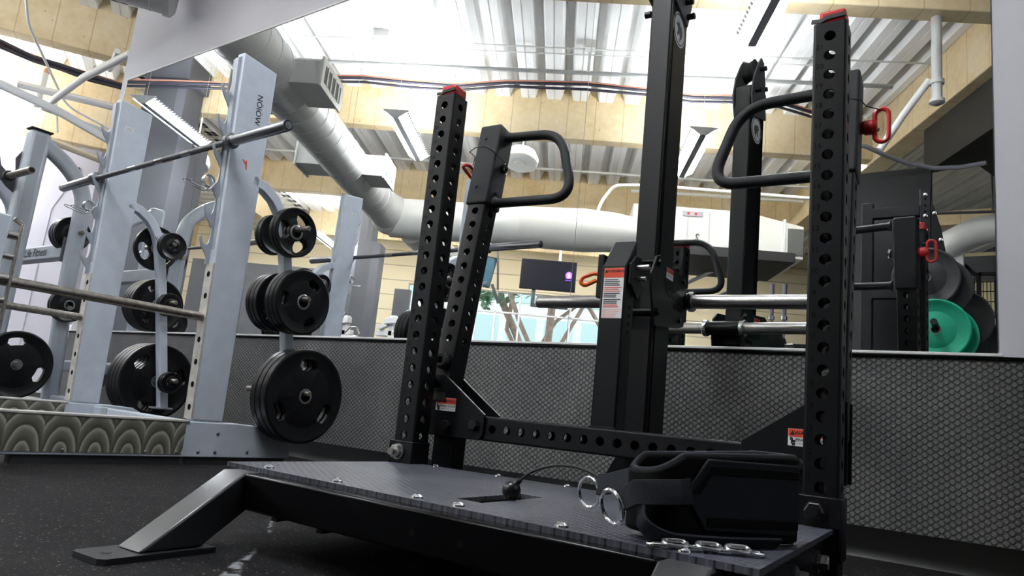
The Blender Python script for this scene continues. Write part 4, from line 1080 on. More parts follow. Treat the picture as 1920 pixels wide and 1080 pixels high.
# outdoors seen through the windows
b = B(); b.box(-14, 14, 17.8, 45, -0.4, -0.3); b.build('lawn', LAWN, kind='stuff', label='grass outside the far windows', cat='grass', smooth=0)
ob = thing('office_building', 'pale building with glazed front standing outside beyond the trees', 'building', G((0, 38, -0.3)))
b = B(); b.box(-14, 3.0, 38, 44, -0.3, 9.0); b.build('wall', FACADE, ob, smooth=0)
BLUEG = mat('blue_glass', (0.46, 0.62, 0.64), 0.4)
for i in range(8):
    for j in range(3):
        b = B(); b.box(-13 + 2.0 * i, -11.5 + 2.0 * i, 37.94, 38.02, 1.2 + 2.6 * j, 3.0 + 2.6 * j); b.build('window', BLUEG, ob, smooth=0)
def tree(x, y, lean, h, rr, lab):
    t = thing('garden_tree', lab, 'tree', G((x, y, -0.3)), 0, 'trees outside the windows')
    b = B(); b.tube([(x, y, -0.3), (x + lean * 0.3, y, h * 0.35), (x + lean * 0.55, y + 0.1, h * 0.6), (x + lean, y, h)], 0.12, 10)
    b.tube([(x + lean * 0.3, y, h * 0.30), (x + lean * 0.3 - 0.9, y, h * 0.62), (x - 1.5, y, h * 0.9)], 0.07, 8)
    b.tube([(x + lean * 0.4, y, h * 0.35), (x + lean * 0.4 + 0.9, y, h * 0.7), (x + 1.6, y, h)], 0.06, 8)
    b.build('trunk', BARK, t, smooth=60)
    rnd = random.Random(int(x * 10))
    b = B()
    for i in range(420):
        a, e, d = rnd.random() * 2 * PI, rnd.random() * PI - PI / 2, rr * rnd.random() ** 0.4
        c = Vector((x + lean + math.cos(a) * math.cos(e) * d, y + math.sin(a) * math.cos(e) * d, h + math.sin(e) * d * 0.7))
        u = Vector((rnd.random() - .5, rnd.random() - .5, rnd.random() - .5)).normalized(); v = perp(u)[0]
        s = 0.13 + 0.12 * rnd.random()
        b.add([c - u * s, c + v * s * 0.6, c + u * s, c - v * s * 0.6], [(0, 1, 2, 3)])
    b.build('foliage', LEAF, t, smooth=0, fix=False)
tree(-0.5, 21.5, 0.15, 5.2, 1.9, 'straight brown tree outside the far windows, right of the leaning one')
tree(-0.2, 23.0, -2.4, 5.0, 1.8, 'leaning brown tree outside the far windows')
tree(2.0, 24.0, 1.2, 5.2, 2.0, 'tree outside the far windows behind the weight peg')
# pillars
for x0, x1, y0, y1, lab in ((-6.25, -5.40, 9.12, 9.70, 'broad grey pillar reflected behind the left post of the silver rack'), (-4.75, -4.15, 15.0, 15.6, 'grey pillar farther back, reflected beside the hanging spring clip')):
    t = thing('pillar', lab, 'pillar', G(((x0 + x1) / 2, (y0 + y1) / 2, 0)), 0, 'pillars behind the camera')
    c = 0.14
    b = B(); b.prism([(x0 + c, y0), (x1 - c, y0), (x1, y0 + c), (x1, y1), (x0, y1), (x0, y0 + c)], (0, 0, 0), (1, 0, 0), (0, 1, 0), (0, 0, 3.80)); b.build('shaft', PILLAR, t, smooth=0)
    b = B(); b.prism([(x0 + c, y0 + 0.03), (x1 - 0.30, y0 + 0.03), (x1 - 0.22, y0 + 0.12), (x1 - 0.22, y1), (x0, y1), (x0, y0 + c)], (0, 0, 3.80), (1, 0, 0), (0, 1, 0), (0, 0, 0.75)); b.build('neck', PILLAR, t, smooth=0)
    b = B(); b.box(x0 + 0.02, x1 - 0.14, y0 - 0.02, y1, 4.55, 4.90); b.build('capital', PILLAR, t, smooth=0, bevel=0.01)
b = B(); b.box(-8.6, -4.72, 15.62, 15.75, 0, 3.2); b.box(-3.75, -3.4, 15.3, 15.45, 0, 2.85); b.build('partition', DARKG, label='dark grey partition between the pillar and the windows', cat='partition', smooth=0)

# lamps
def lamp(x, y, lab, L=1.45, fr=G, z=3.74):
    t = thing('ceiling_lamp', lab, 'ceiling lamp', fr((x, y + L / 2, z)), 0, 'linear lamps under the roof deck')
    b = MB(fr); b.prism([(-0.036, -0.045), (0.036, -0.045), (0.042, 0.0), (0.030, 0.045), (-0.030, 0.045), (-0.042, 0.0)], (x, y, z), (1, 0, 0), (0, 0, 1), (0, L, 0)); b.build('spine', LAMPH, t)
    for s in (-1, 1):
        b = MB(fr); b.prism([(0.043 * s, -0.030), (0.128 * s, 0.004), (0.126 * s, 0.028), (0.043 * s, 0.0)], (x, y + 0.02, z), (1, 0, 0), (0, 0, 1), (0, L - 0.04, 0)); b.build('diffuser', LAMP, t)
        b = MB(fr)
        n = 22
        for k in range(n):
            yy = y + 0.03 + (L - 0.06) * k / n
            b.prism([(0.130 * s, 0.010), (0.150 * s, 0.034), (0.146 * s, 0.038), (0.128 * s, 0.020)], (x, yy, z), (1, 0, 0), (0, 0, 1), (0, (L - 0.06) / n * 0.55, 0))
        b.build('louvre_edge', LAMPH, t, smooth=0)
    for yy in (y - 0.004, y + L - 0.004):
        b = MB(fr); b.prism([(-0.035, -0.05), (0.035, -0.05), (0.155, 0.038), (0.155, 0.048), (-0.155, 0.048), (-0.155, 0.038)], (x, yy, z), (1, 0, 0), (0, 0, 1), (0, 0.010, 0)); b.build('end_cap', LAMPH, t)
    b = MB(fr)
    for yy in (y + 0.06, y + L - 0.06): b.cyl((x, yy, z + 0.045), (x, yy, 4.90), 0.0025, n=6)
    b.build('suspension_wire', STEEL, t)
lamp(-5.03, 7.45, 'linear lamp reflected above the barbell, beside the broad grey pillar', L=1.35, z=3.5)
lamp(-2.20, 7.92, 'linear lamp reflected just left of the left upright of the belt squat machine')
lamp(1.40, 7.82, 'linear lamp reflected between the tower and its own reflection')
lamp(1.42, 4.40, 'linear lamp reflected at the top edge of the picture, right of the tower')
for x, y, lab in ((-5.38, 14.4, 'linear lamp far behind the camera on the left'), (-2.2, 14.4, 'linear lamp far behind the camera near the windows'), (1.4, 14.4, 'linear lamp far behind the camera before the air handler')):
    lamp(x, y, lab)
lamp(-3.3, 11.3, 'bright linear lamp below the tan beams at the left picture edge', fr=D, z=3.62)
for x_, y_, w_ in ((-4.9, 10.7, 'nearer'), (-7.4, 10.7, 'farther')):  # out-of-view lamps added to brighten the left bay
    lamp(x_, y_, 'added fill lamp left of the far left rack, outside the picture, %s one' % w_, fr=D, z=3.8)
for k, x_ in enumerate((-5.6, -4.2, -1.2, 0.3, 1.9, 3.4)):  # unseen fill lamps added to brighten the deck beyond this beam
    lamp(x_, 10.02, 'short added fill lamp hidden behind the reflected beam, %s of its row' % ('first', 'second', 'third', 'fourth', 'fifth', 'last')[k], L=0.45, z=4.70)
for k, x_ in enumerate((-5.0, -3.2, -1.2, 0.8, 2.6)):  # another hidden row of fill lamps, added for the deck farther back
    lamp(x_, 13.62, 'short added fill lamp hidden behind the next beam back, %s of its row' % ('first', 'second', 'third', 'fourth', 'last')[k], L=0.45, z=4.70)

# pipes and conduits under the deck
def pipe(name, pts, r, m, lab, cat='pipe', fr=G, n=10, fil=0.0):
    b = MB(fr); b.tube(fillet(pts, fil) if fil else pts, r, n); return b.build(name, m, smooth=60, label=lab, cat=cat)
pipe('sprinkler_pipe', [(-3.7, 8.42, 4.6), (-1.3, 8.34, 4.6), (0.7, 8.26, 4.6), (3.62, 8.15, 4.6)], 0.026, PIPEG, 'long pale grey pipe crossing the reflected ceiling nearest the mirror top')
pipe('sprinkler_pipe', [(-6.2, 11.9, 4.6), (-0.7, 11.85, 4.6), (3.9, 11.8, 4.6)], 0.024, PIPEG, 'pale pipe crossing the reflected ceiling just above the white fan dome')
pipe('sprinkler_pipe', [(1.0, 12.5, 4.55), (4.0, 12.4, 4.55)], 0.03, PVC, 'pale pipe reflected above the white air handler')
pipe('conduit', [(-4.6, 8.7, 4.84), (-3.96, 8.36, 4.84), (-3.75, 8.24, 4.84), (0.63, 8.13, 4.84), (4.0, 8.0, 4.84)], 0.011, PVC, 'thin white conduit reflected nearest the top of the picture', 'conduit', fil=0.2)
pipe('conduit', [(-2.06, 8.52, 4.84), (-1.95, 8.36, 4.84), (0.65, 8.26, 4.84), (3.0, 8.2, 4.84)], 0.009, PVC, 'second thin white conduit reflected just below the first', 'conduit', fil=0.1)
b = B(); b.box(-0.02, 0.10, 8.02, 8.14, 4.80, 4.90); b.cyl((0.04, 8.26, 4.6), (0.04, 8.16, 4.82), 0.02)
b.build('junction_box', PVC, label='white junction box on the reflected ceiling conduit', cat='junction box')
b = B(); b.box(-2.65, -2.45, 8.05, 8.25, 4.80, 4.90); b.build('junction_box', PVC, label='small white junction box left of the reflected lamp wire', cat='junction box', bevel=0.01)
for i, (m_, dy, dz, nm, cr) in enumerate(((CABD, 0, 0, 'dark', 0.022), (CABD, 0.05, -0.035, 'second dark', 0.018), (CABO, -0.035, 0.018, 'orange', 0.008), (CABG, 0.03, 0.042, 'grey', 0.017))):
    pts = [(-7.0, 8.98, 4.35), (-5.7, 8.98, 4.42), (-4.9, 9.1, 4.5), (-4.2, 9.12, 4.62), (-3.66, 9.10, 4.70), (-3.03, 9.02, 4.7), (-2.38, 9.08, 4.7), (-1.71, 9.10, 4.7), (-1.04, 8.90, 4.7), (0.03, 8.80, 4.7), (0.8, 8.87, 4.7), (1.44, 8.97, 4.7), (1.91, 8.92, 4.7), (2.53, 8.95, 4.7), (3.08, 9.17, 4.68), (4.0, 9.4, 4.6)]
    rnd = random.Random(i)
    pts = [(x, y + dy + 0.02 * rnd.random(), z + dz + 0.015 * rnd.random()) for x, y, z in pts]
    pipe('data_cable', pts, cr, m_, nm + ' cable in the bundle crossing the reflected beam', 'cable')
# duct run with side vents
G2 = lambda p: G((0.939 * p[0], 0.939 * p[1], 0.334 + 0.939 * (p[2] - 0.334)))
_B = B
def B(): return MB(G2)
b = B(); b.tube([(-3.22, 5.56, 3.60), (-3.22, 11.25, 3.60)], 0.29, 32)
dt = thing('air_duct', 'big round grey spiral duct running from the wall into the reflection', 'air duct', G2((-3.22, 5.65, 3.31)))
b.build('duct_barrel', DUCT, dt, smooth=50)
b = B()
for k in range(20): b.torus((-3.22, 5.70 + 0.285 * k, 3.60), (0, 1, 0), 0.29, 0.005, 32, 5)
b.build('spiral_seam', DUCT, dt, smooth=60)
b = B(); b.lathe((-3.22, 5.52, 3.60), (0, 1, 0), [(0, 0.27), (0.03, 0.305), (0.08, 0.305)], 32); b.build('end_collar', DUCT, dt)
def vent(x0, x1, y0, y1, z0, z1, s):
    b = B(); b.box(x0, x1, y0, y1, z0, z1); vb = b.build('side_outlet', DUCTL, dt, bevel=0.006)
    xe = x1 if s > 0 else x0
    b = B(); b.box(xe - 0.012, xe + 0.012, y0 - 0.03, y1 + 0.03, z0 - 0.03, z1 + 0.03); fl = b.build('grille_frame', DUCTL, vb, bevel=0.004)
    b = B(); b.box(xe - 0.005, xe + 0.014 * s, y0 + 0.04, y1 - 0.04, z0 + 0.04, z1 - 0.04); b.build('grille', VENT, fl)
    b = B()
    n = 5
    for k in range(1, n): yy = y0 + (y1 - y0) * k / n; b.box(xe + 0.010 * s, xe + 0.022 * s, yy - 0.012, yy + 0.012, z0 + 0.03, z1 - 0.03)
    b.build('grille_bars', DUCTL, fl)
vent(-2.98, -2.64, 6.62, 7.22, 3.44, 3.70, 1); vent(-2.98, -2.66, 9.40, 9.95, 3.44, 3.74, 1); vent(-3.82, -3.46, 9.10, 9.60, 3.44, 3.74, -1); vent(-3.78, -3.46, 7.0, 7.5, 3.44, 3.74, -1)
b = B(); b.lathe((-3.22, 11.2, 3.6), (0.25, 1, -0.12), [(0, 0.29), (0.25, 0.30), (0.5, 0.34)], 32); b.ball((-3.1, 11.72, 3.53), 0.35, 28, 18); b.build('elbow', DUCT, dt, smooth=60)
b = B(); b.lathe((-3.1, 11.78, 3.50), (1, 0, 0.012), [(0, 0.34), (2.2, 0.34), (2.22, 0.348), (2.26, 0.348), (2.28, 0.345), (3.3, 0.37), (3.85, 0.33), (4.3, 0.25)], 32); b.build('main_barrel', DUCTL, dt, smooth=40)
b = B(); b.lathe((-2.75, 12.1, 3.42), (0.35, 1, -0.25), [(0, 0.30), (2.4, 0.30)], 28); b.build('branch_barrel', DUCTL, dt, smooth=40)
B = _B
# air handler
ah = thing('air_handler', 'big white air handling unit hung under the beams, reflected right of the tower', 'air handler', G((2.3, 12.2, 3.27)))
b = B(); b.box(0.98, 2.98, 11.5, 13.0, 3.36, 4.00); b.build('cabinet', HVAC, ah, smooth=0, bevel=0.012)
b = B(); b.box(1.87, 1.89, 11.488, 11.5, 3.40, 3.93); b.box(2.22, 2.24, 11.488, 11.5, 3.40, 3.93); b.box(0.98, 2.98, 11.485, 11.5, 3.365, 3.385); b.build('panel_seam', DUCT, ah, smooth=0)
b = B(); b.box(0.98, 3.6, 11.46, 13.02, 3.20, 3.36); b.build('underside_shade', RUBM, ah, bevel=0.006)  # near-black slab painting the unlit underside of the cabinet
b = B(); b.prism([(2.98, 3.98), (3.75, 3.83), (3.75, 3.28), (2.98, 3.28)], (0, 11.55, 0), (1, 0, 0), (0, 0, 1), (0, 1.4, 0)); b.box(3.42, 3.46, 11.52, 13.0, 3.24, 3.93); b.build('outlet_box', HVAC, ah, bevel=0.008)
b = B(); b.box(3.50, 3.74, 11.53, 11.56, 3.34, 3.78); b.build('outlet_grille', VENT, ah)
b = B(); b.box(1.79, 2.12, 11.484, 11.5, 3.85, 3.93); lb = b.build('label_plate', CABG, ah, smooth=0)
b = B(); b.box(1.86, 1.90, 11.480, 11.486, 3.87, 3.91); b.box(1.98, 2.02, 11.480, 11.486, 3.87, 3.91); b.build('label_mark', RED, lb, smooth=0)
b = B(); b.text('2', (2.04, 11.487, 3.50), (-1, 0, 0), (0, 0, 1), 0.15, -0.002, bold=True); b.box(2.07, 2.20, 11.48, 11.5, 3.385, 3.43); b.build('unit_number', DARKG, ah, smooth=0)
b = B()
for x in (1.2, 2.7): b.cyl((x, 11.7, 4.0), (x, 11.7, 4.9), 0.008, n=6); b.cyl((x, 12.9, 4.0), (x, 12.9, 4.9), 0.008, n=6)
b.build('hanger_rod', STEEL, ah)
pipe('conduit', [(0.37, 11.2, 3.55), (0.42, 11.2, 3.85), (0.62, 11.2, 4.18), (1.2, 11.2, 4.22), (4.0, 11.2, 4.2)], 0.028, PVC, 'bent white pipe reflected above the duct joint', 'conduit', fil=0.12)
pipe('drain_pipe', [(1.5, 13.2, 2.6), (2.2, 12.9, 3.05), (2.6, 12.6, 3.25)], 0.035, PVC, 'slanting white pipe reflected below the air handler')
pipe('drain_pipe', [(2.75, 13.5, 2.9), (3.3, 13.0, 3.15), (3.9, 12.6, 3.42)], 0.03, DARKG, 'slanting dark pipe reflected under the outlet box')
# hanging dome fans
for (x, y, z), lab in (((-0.86, 10.55, 4.28), 'white round fan housing reflected through the left swing arm handle'), ((-6.1, 10.6, 3.88), 'white round fan housing reflected above the barbell at the left')):
    t = thing('ceiling_fan_housing', lab, 'ceiling fan', G((x, y, z - 0.2)), 0, 'round fan housings')
    b = B(); b.lathe((x, y, z + 0.10), (-0.05, -0.25, -1), [(0, 0.10), (0.02, 0.22), (0.12, 0.27), (0.20, 0.265), (0.235, 0.22), (0.24, 0.10)], 32); b.build('shell', HVAC, t, smooth=45)
    b = B(); b.lathe((x - 0.015, y - 0.075, z - 0.125), (-0.05, -0.25, -1), [(0, 0.10), (0.018, 0.095), (0.02, 0.02)], 24); b.build('hub_cap', PVC, t)
    b = B(); b.prism([(-0.02, 0), (0.02, 0), (0, -0.035)], (x + 0.10, y - 0.27, z + 0.0), (1, 0.3, 0), (0, 0, 1), (0, 0.01, 0)); b.build('arrow_mark', CABG, t, smooth=0)
    b = B(); b.cyl((x, y, z + 0.1), (x, y, 4.95), 0.012); b.build('down_rod', PVC, t)
# screens before the windows
tv = thing('television', 'black television hung before the far windows, purple badge on its screen', 'television', G((-0.43, 15.5, 3.0)))
b = B(); b.obox((-0.43, 15.52, 3.475), (0.615, 0, 0.0), (0, 0.025, 0), (0, 0.03, 0.345)); b.build('case', RUBM, tv, bevel=0.008)
b = B(); b.obox((-0.43, 15.49, 3.475), (0.60, 0, 0), (0, 0.004, 0), (0, 0.03, 0.33)); sc = b.build('screen', SCREEN, tv, smooth=0)
b = B(); b.prism([(0.075 * math.cos(2 * PI * k / 24), 0.085 * math.sin(2 * PI * k / 24)) for k in range(24)], (0.025, 15.482, 3.50), (1, 0, 0), (0, 0, 1), (0, 0.003, 0)); bdg = b.build('badge', PURP, sc, smooth=0)
b = B(); b.prism([(-0.04, -0.04), (0.01, -0.04), (0.04, 0.0), (0.0, 0.0), (0.03, 0.045), (-0.02, 0.045), (-0.04, 0.01), (0.005, 0.01)], (0.025, 15.479, 3.50), (1, 0, 0), (0, 0, 1), (0, 0.002, 0)); b.build('badge_mark', SCRW, bdg, smooth=0)
b = B(); b.box(-0.05, 0.08, 15.478, 15.482, 3.375, 3.395); b.box(-0.14, 0.08, 15.478, 15.482, 3.325, 3.345); b.build('screen_text', PURP, sc, smooth=0)
b = B(); b.box(-0.76, -0.68, 15.5, 15.62, 2.82, 3.16); b.box(-0.76, 0.06, 15.5, 15.62, 2.76, 2.83); b.build('bracket', DARKG, tv, bevel=0.004)
b = B(); b.cyl((-0.2, 15.6, 3.7), (-0.2, 15.6, 4.9), 0.03); b.build('hanger', PVC, tv)
tv2 = thing('television', 'smaller tilted television reflected beside the left swing arm', 'television', G((-1.65, 14.5, 2.9)))
b = B(); b.obox((-1.70, 14.55, 3.25), (0.14, 0.10, 0), (-0.02, 0.028, 0), (0.05, 0.05, 0.33)); b.build('case', RUBM, tv2, bevel=0.006)
b = B(); b.obox((-1.685, 14.522, 3.25), (0.125, 0.09, 0), (-0.003, 0.004, 0), (0.047, 0.047, 0.30)); b.build('screen', mat('screen_glow', (0.05, 0.13, 0.19), 0.2), tv2, smooth=0)
b = B(); b.bar((-1.55, 14.6, 3.0), (-1.38, 14.62, 2.62), 0.05, 0.06); b.bar((-1.52, 14.62, 3.9), (-1.42, 14.62, 2.9), 0.04, 0.04); b.build('bracket', DARKG, tv2)
# soffit, black wall, edge pipe at the right
b = B(); b.prism([(4.2, 4.4), (9.2, 4.4), (9.2, 9.2), (6.0, 9.0), (5.0, 8.55), (4.6, 8.2), (4.2, 8.6)], (0, 0, 3.72), (1, 0, 0), (0, 1, 0), (0, 0, 0.62)); b.build('ceiling', SOFFIT, kind='structure', smooth=0)
pipe('soffit_hose', [(-1.45, 8.20, 3.68), (-1.3, 8.30, 3.67), (-1.16, 8.62, 3.67), (-0.98, 8.95, 3.67), (-0.73, 9.22, 3.67), (-0.47, 9.28, 3.67), (-0.21, 9.22, 3.67)], 0.026, CABG, 'curved grey pipe along the dark soffit edge, reflected at upper right', fr=V)
b = Vv(); b.box(-1.75, -0.76, 9.3, 9.5, 0, 3.72); b.build('partition', mat('black_wall', (0.006, 0.0063, 0.008), 0.6), label='black partition wall reflected at the right behind the plate rack', cat='partition', smooth=0)
pipe('drop_pipe', [(-0.52, 7.0, 4.9), (-0.52, 7.0, 3.50)], 0.045, DUCT, 'thick vertical grey pipe reflected at the upper right', fr=V)
b = Vv(); b.lathe((-0.52, 7.0, 3.46), (0, 0, 1), [(0, 0.03), (0.02, 0.065), (0.05, 0.065)], 18); b.lathe((-0.52, 7.0, 3.66), (0, 0, 1), [(0, 0.06), (0.04, 0.06)], 18); b.build('pipe_flange', DUCT, label='flange at the lower end of the thick vertical pipe', cat='pipe')
pipe('sprinkler_pipe', [(-0.58, 7.02, 3.72), (-0.78, 7.0, 3.42), (-0.98, 7.0, 3.10)], 0.032, PVC, 'slanting white pipe reflected beside the red pull pin', fr=V)
# second black rack beside the camera with hanging bumper plates
rr_ = thing('power_rack', 'black power rack with hanging bumper plates, reflected at the right', 'squat rack', V((-0.53, 6.1, 0)), 0)
b = Vv(); zc = [(0, 0.9, None)] + [(0.9 + 0.0508 * k, 0.9 + 0.0508 * (k + 1), 0.008) for k in range(28)] + [(0.9 + 0.0508 * 28, 2.38, None)]
b.holed_tube((-0.535, 6.14, 0.0), (0, 0, 1), (1, 0, 0), 0.076, 2.38, zc, zc); up = b.build('upright', BLK, rr_, smooth=30)
b = Vv()
for z in (2.33, 2.16, 2.05, 1.94): b.bolt((-0.535, 6.102, z), (0, -1, 0), 0.016)
for x, z in ((-0.43, 1.95), (-0.47, 2.16)): b.bolt((x, 6.05, z), (0, -1, 0), 0.016)
b.build('rack_bolt', CHROME, up)
b = Vv(); b.prism([(-0.496, 2.30), (-0.43, 2.05), (-0.40, 1.85), (-0.40, 1.60), (-0.496, 1.60)], (0, 6.10, 0), (1, 0, 0), (0, 0, 1), (0, 0.01, 0)); b.box(-0.95, -0.575, 6.1, 6.17, 2.17, 2.25); b.box(-0.95, -0.575, 6.1, 6.17, 1.52, 1.60); b.build('gusset', BLK, up, bevel=0.002)
b = Vv(); b.box(-0.98, -0.90, 6.10, 6.18, 0, 2.30); b.box(-0.98, -0.5, 6.6, 6.68, 0, 2.3); b.build('upright', BLK, rr_, bevel=0.004)
for x, y, z in ((-0.52, 6.0, 1.65), (-0.46, 5.98, 1.255)):
    b = Vv(); b.cyl((x, 6.14, z + 0.012), (x, 5.80, z + 0.035), 0.0235); b.build('storage_peg', BLK, rr_)
def vplate(x, y, z, R0, th, m_, lab): return plate('bumper_plate', (x, y, z), (0, -1, 0), R0, th, lab, 'bumper plates on the black rack', None, V, m_)
vplate(-0.52, 5.955, 1.64, 0.225, 0.06, RUBM, 'black bumper plate reflected above the green one')
vplate(-0.45, 6.03, 1.58, 0.225, 0.05, RUBM, 'black bumper plate behind the upper bumper on the black rack')
vplate(-0.46, 5.94, 1.25, 0.225, 0.06, GREEN, 'green bumper plate reflected above the mirror bottom')
vplate(-0.42, 6.02, 1.22, 0.225, 0.05, GREEN, 'second green bumper plate tucked behind the front green one')
vplate(-0.33, 6.15, 1.36, 0.225, 0.05, RUBM, 'black bumper plate reflected right of the green one')
vplate(-0.28, 6.25, 1.20, 0.225, 0.05, RUBM, 'lowest black bumper plate, half behind the mirror bottom edge')
# vertical bars in a holder
for x, lab in ((-2.18, 'upright barbell reflected right of the tower reflection, left one'), (-2.045, 'upright barbell reflected right of the tower reflection, right one')):
    t = thing('barbell', lab, 'barbell', V((x, 8.0, 0.2)), 0, 'barbells standing in a holder')
    b = Vv(); b.cyl((x, 8, 0.2), (x, 8, 1.68), 0.014); b.build('shaft', BARST, t)
    b = Vv(); b.cyl((x, 8, 1.70), (x, 8, 2.06), 0.024); b.build('sleeve', KNURL, t)
    b = Vv(); b.cyl((x, 8, 1.66), (x, 8, 1.70), 0.036); b.build('collar', BARST, t)
b = Vv(); b.holed_tube((-2.3, 8.1, 1.37), (1, 0, 0), (0, 0, 1), 0.08, 0.7, [(0.05 * k, 0.05 * (k + 1), 0.012) for k in range(14)]); hb = thing('bar_holder', 'black perforated holder with two upright barbells, reflected low at the right', 'rack', V((-2.0, 8.05, 0)))
b.build('cross_beam', BLK, hb)
b = Vv(); b.box(-2.30, -2.22, 8.06, 8.14, 0, 1.33); b.box(-1.68, -1.60, 8.06, 8.14, 0, 1.33); b.box(-2.28, -1.62, 7.9, 8.1, 0.0, 0.2); b.build('stand', BLK, hb)
# stair with mesh railing at the right
st_ = thing('stair_railing', 'black mesh stair railing reflected at the right edge of the mirror', 'railing', V((-0.4, 12, 2.3)), 0)
b = Vv(); b.box(-0.42, -0.36, 11.97, 12.03, 0, 3.02); b.box(-0.20, -0.16, 11.97, 12.03, 0, 3.0); b.build('post', BLK, st_)
b = Vv(); b.bar((-0.42, 12, 2.98), (-0.78, 12, 3.38), 0.06, 0.06); b.bar((-0.39, 12, 3.0), (0.2, 12, 2.98), 0.06, 0.06); b.bar((-0.42, 12, 2.30), (-0.80, 12, 2.62), 0.05, 0.05); b.bar((-0.45, 12, 2.86), (-0.66, 12, 3.1), 0.03, 0.03); b.build('rail', BLK, st_)
b = Vv()
for k in range(9): b.cyl((-0.40 - 0.04 * k, 12, 2.32 + 0.034 * k), (-0.40 - 0.04 * k, 12, 2.92 + 0.042 * k), 0.006, n=6)
for k in range(7): b.cyl((-0.34 + 0.045 * k, 12, 2.36), (-0.34 + 0.045 * k, 12, 2.9), 0.006, n=6)
for z in (2.45, 2.6, 2.75): b.cyl((-0.75, 12, z), (0.1, 12, z), 0.008, n=6)
b.build('mesh_panel', BLK, st_)
b = Vv(); b.box(-0.62, 0.6, 12.6, 12.8, 3.05, 3.42); b.build('bulkhead', DARKG, label='dark bulkhead reflected above the stair railing', cat='bulkhead', smooth=0)
b = Vv(); b.box(-2.2, 2.5, 14.5, 14.65, 0, 3.95); b.build('wall_stair', mat('stair_wall', (0.72, 0.62, 0.38), 0.75), kind='structure', smooth=0)
b = Vv(); b.box(-1.6, 1.0, 14.44, 14.5, 2.62, 2.78); b.build('trim_14', TRIMW, kind='structure', smooth=0)
pd = thing('air_duct', 'pale insulated duct reflected near the right edge of the mirror', 'air duct', V((-0.3, 11.5, 3.3)))
b = Vv(); b.tube(fillet([(-1.0, 11.8, 3.2), (-0.75, 11.6, 3.35), (-0.4, 11.5, 3.52), (0.4, 11.4, 3.56)], 0.2, 6), 0.19, 24); b.build('duct_barrel', DUCTL, pd, smooth=60)
b = Vv(); b.box(-0.75, -0.55, 11.6, 11.9, 2.75, 3.25); b.build('drop_box', DUCTL, pd, bevel=0.01)
pipe('sprinkler_pipe', [(-0.95, 11.2, 3.72), (0.3, 11.2, 3.66)], 0.02, DARKG, 'thin dark pipe reflected above the pale insulated duct', fr=V)
pipe('hanging_chain', [(-0.19, 11.0, 4.9), (-0.19, 11.0, 3.6)], 0.012, DARKG, 'thin dark hanger reflected at the right mirror edge', 'hanger', fr=V)
b = Vv(); b.box(-1.2, 0.8, 11.9, 12.1, 3.74, 3.95); b.build('trim_15', BEAMX, kind='structure', smooth=0)
# white exercise machines reflected low beside the rack
for dx, lab in ((0.0, 'white plate loaded machine reflected left, below the spring clip'), (1.05, 'second white machine reflected right of the first')):
    t = thing('exercise_machine', lab, 'exercise machine', V((-8.9 + dx, 8.0, 0)), 0, 'white machines behind the camera')
    b = Vv(); x = -9.25 + dx
    b.bar((x, 8, 0.05), (x + 0.08, 8, 1.35), 0.09, 0.09); b.bar((x + 0.28, 8, 0.05), (x + 0.30, 8, 1.70), 0.09, 0.09); b.bar((x, 8, 1.42), (x + 0.45, 8, 1.42), 0.09, 0.09); b.box(x, x + 0.8, 7.9, 8.1, 0.0, 0.08); b.build('frame', GYMW, t, bevel=0.01)
    b = Vv(); b.bar((x + 0.20, 7.95, 1.60), (x + 0.42, 7.95, 1.62), 0.10, 0.10); b.bar((x + 0.08, 7.95, 1.50), (x + 0.24, 7.95, 1.56), 0.08, 0.08); b.build('lever_arm', GYMW, t, bevel=0.01)
    b = Vv(); b.tube(fillet([(x + 0.40, 7.9, 1.40), (x + 0.52, 7.9, 1.50), (x + 0.66, 7.9, 1.50), (x + 0.74, 7.9, 1.38)], 0.05, 4), 0.014, 8); b.cyl((x + 0.42, 7.9, 1.34), (x + 0.72, 7.9, 1.34), 0.028); b.build('handle', CHROME if dx == 0 else GYMW, t)
    b = Vv(); b.box(x + 0.05, x + 0.35, 7.7, 7.9, 0.40, 0.48); b.build('seat', RUBM, t, bevel=0.02)

# ------------------------------------------------------------------ pipes in the bay beyond the wall end
pipe('sprinkler_pipe', [(-2.29, 10.72, 3.70), (-1.65, 9.23, 3.70), (-1.10, 8.2, 3.70)], 0.042, PVC, 'thick white pipe slanting up to the wall end at upper left', fr=D)
pipe('sprinkler_pipe', [(-2.31, 10.75, 3.70), (-1.45, 11.22, 3.70), (-1.0, 11.45, 3.7)], 0.026, PVC, 'white pipe running right from the joint at upper left', fr=D)
stub = pipe('sprinkler_pipe', [(-2.38, 10.8, 3.72), (-2.36, 10.8, 4.22)], 0.035, PVC, 'short upright pipe stub with copper tip at upper left', fr=D)
b = Dd(); b.lathe((-2.36, 10.8, 4.20), (0, 0, 1), [(0, 0.038), (0.04, 0.036), (0.07, 0.018)], 14); b.build('sprinkler_head', mat('copper', (0.70, 0.38, 0.25), 0.3, 0.9), stub, label='copper tip')
pipe('conduit', [(-2.08, 8.0, 4.02), (-2.19, 8.84, 4.0), (-2.18, 10.03, 4.0), (-2.17, 11.1, 4.0), (-2.10, 11.45, 4.0), (-1.62, 12.05, 4.0), (-1.2, 12.3, 4.0)], 0.015, PVC, 'bent white conduit crossing the tan beams at upper left', 'conduit', fr=D, fil=0.15)
pipe('conduit', [(-1.35, 9.05, 3.92), (-1.42, 9.25, 3.86), (-1.30, 8.7, 3.9)], 0.03, PVC, 'short bent pipe beside the wall end at upper left', 'conduit', fr=D, fil=0.05)
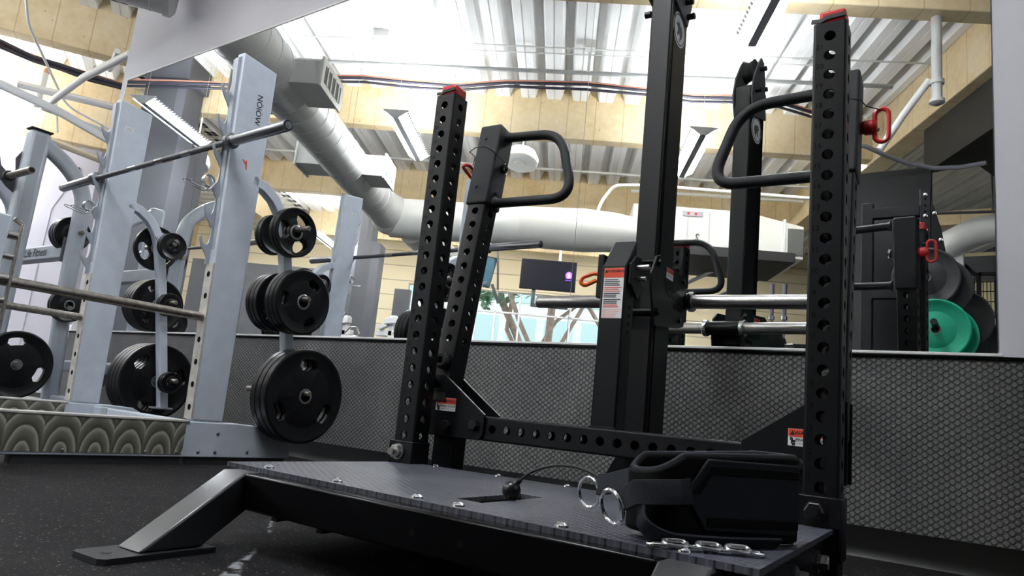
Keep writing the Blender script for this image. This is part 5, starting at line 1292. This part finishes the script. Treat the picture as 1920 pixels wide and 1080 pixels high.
for i, (m_, dy, dz, nm) in enumerate(((CABD, 0.0, 0.0, 'dark'), (CABD, 0.05, 0.03, 'second dark'), (CABD, -0.03, 0.05, 'third dark'), (CABO, 0.02, 0.07, 'rusty brown'))):
    rnd = random.Random(20 + i)
    pts = [(-4.4, 10.35, 4.34), (-2.85, 10.56, 4.3), (-2.53, 10.75, 4.3), (-2.23, 10.81, 4.3), (-1.87, 10.92, 4.3), (-1.52, 11.0, 4.3), (-0.8, 11.1, 4.3)]
    pipe('data_cable', [(x, y + dy + 0.03 * rnd.random(), z + dz + 0.03 * rnd.random()) for x, y, z in pts], 0.028, m_, nm + ' cable of the thick bundle at upper left', 'cable', fr=D)
pipe('strut_channel', [(-2.75, 9.75, 3.62), (-2.06, 10.47, 3.62), (-1.37, 11.58, 3.62), (-1.1, 12.0, 3.62)], 0.055, TRIMW, 'broad white strut crossing below the tan beams at left', 'strut', fr=D, n=6)
pipe('strut_channel', [(-2.60, 10.66, 3.92), (-1.40, 10.70, 3.92)], 0.05, TRIMW, 'second white strut higher up, behind the thick pipe', 'strut', fr=D, n=6)
pipe('suspension_rod', [(-2.22, 11.0, 3.92), (-2.13, 11.0, 3.50)], 0.014, PVC, 'thin white rod hanging from the joint at upper left', 'hanger', fr=D)
pipe('strut_channel', [(-2.3, 11.4, 3.48), (-1.5, 12.1, 3.48)], 0.05, mat('pale_wood', (0.66, 0.56, 0.42), 0.7), 'short pale beam over the top of the lilac wall', 'strut', fr=D, n=6)

# ------------------------------------------------------------------ light and camera
w = bpy.data.worlds.new('world'); SC.world = w; w.use_nodes = True
nt = w.node_tree; bg = nt.nodes['Background']
bg.inputs['Color'].default_value = (0.88, 0.95, 1.0, 1); bg.inputs['Strength'].default_value = 0.8

cam = bpy.data.cameras.new('camera'); co = bpy.data.objects.new('camera', cam); COL.objects.link(co)
a, bb_, c = R(35.5552), R(10.1702), R(5.7305)
fw = Vector((-math.sin(a) * math.cos(bb_), math.cos(a) * math.cos(bb_), math.sin(bb_)))
rt = Vector((math.cos(a), math.sin(a), 0)); up = rt.cross(fw)
r_ = rt * math.cos(c) + up * math.sin(c); u_ = -rt * math.sin(c) + up * math.cos(c)
co.matrix_world = Matrix(((r_.x, u_.x, -fw.x, 0), (r_.y, u_.y, -fw.y, 0), (r_.z, u_.z, -fw.z, CAM_H), (0, 0, 0, 1)))
cam.sensor_width = 36; cam.lens = 36 * 1343.17 / 1920; cam.clip_start = 0.02; cam.clip_end = 200
SC.camera = co
SC.view_settings.view_transform = 'Standard'
SC.view_settings.look = 'None'
SC.view_settings.gamma = 1.0
SC.view_settings.use_curve_mapping = False
SC.view_settings.exposure = 1.6
SC.cycles.max_bounces = 12
SC.cycles.glossy_bounces = 8
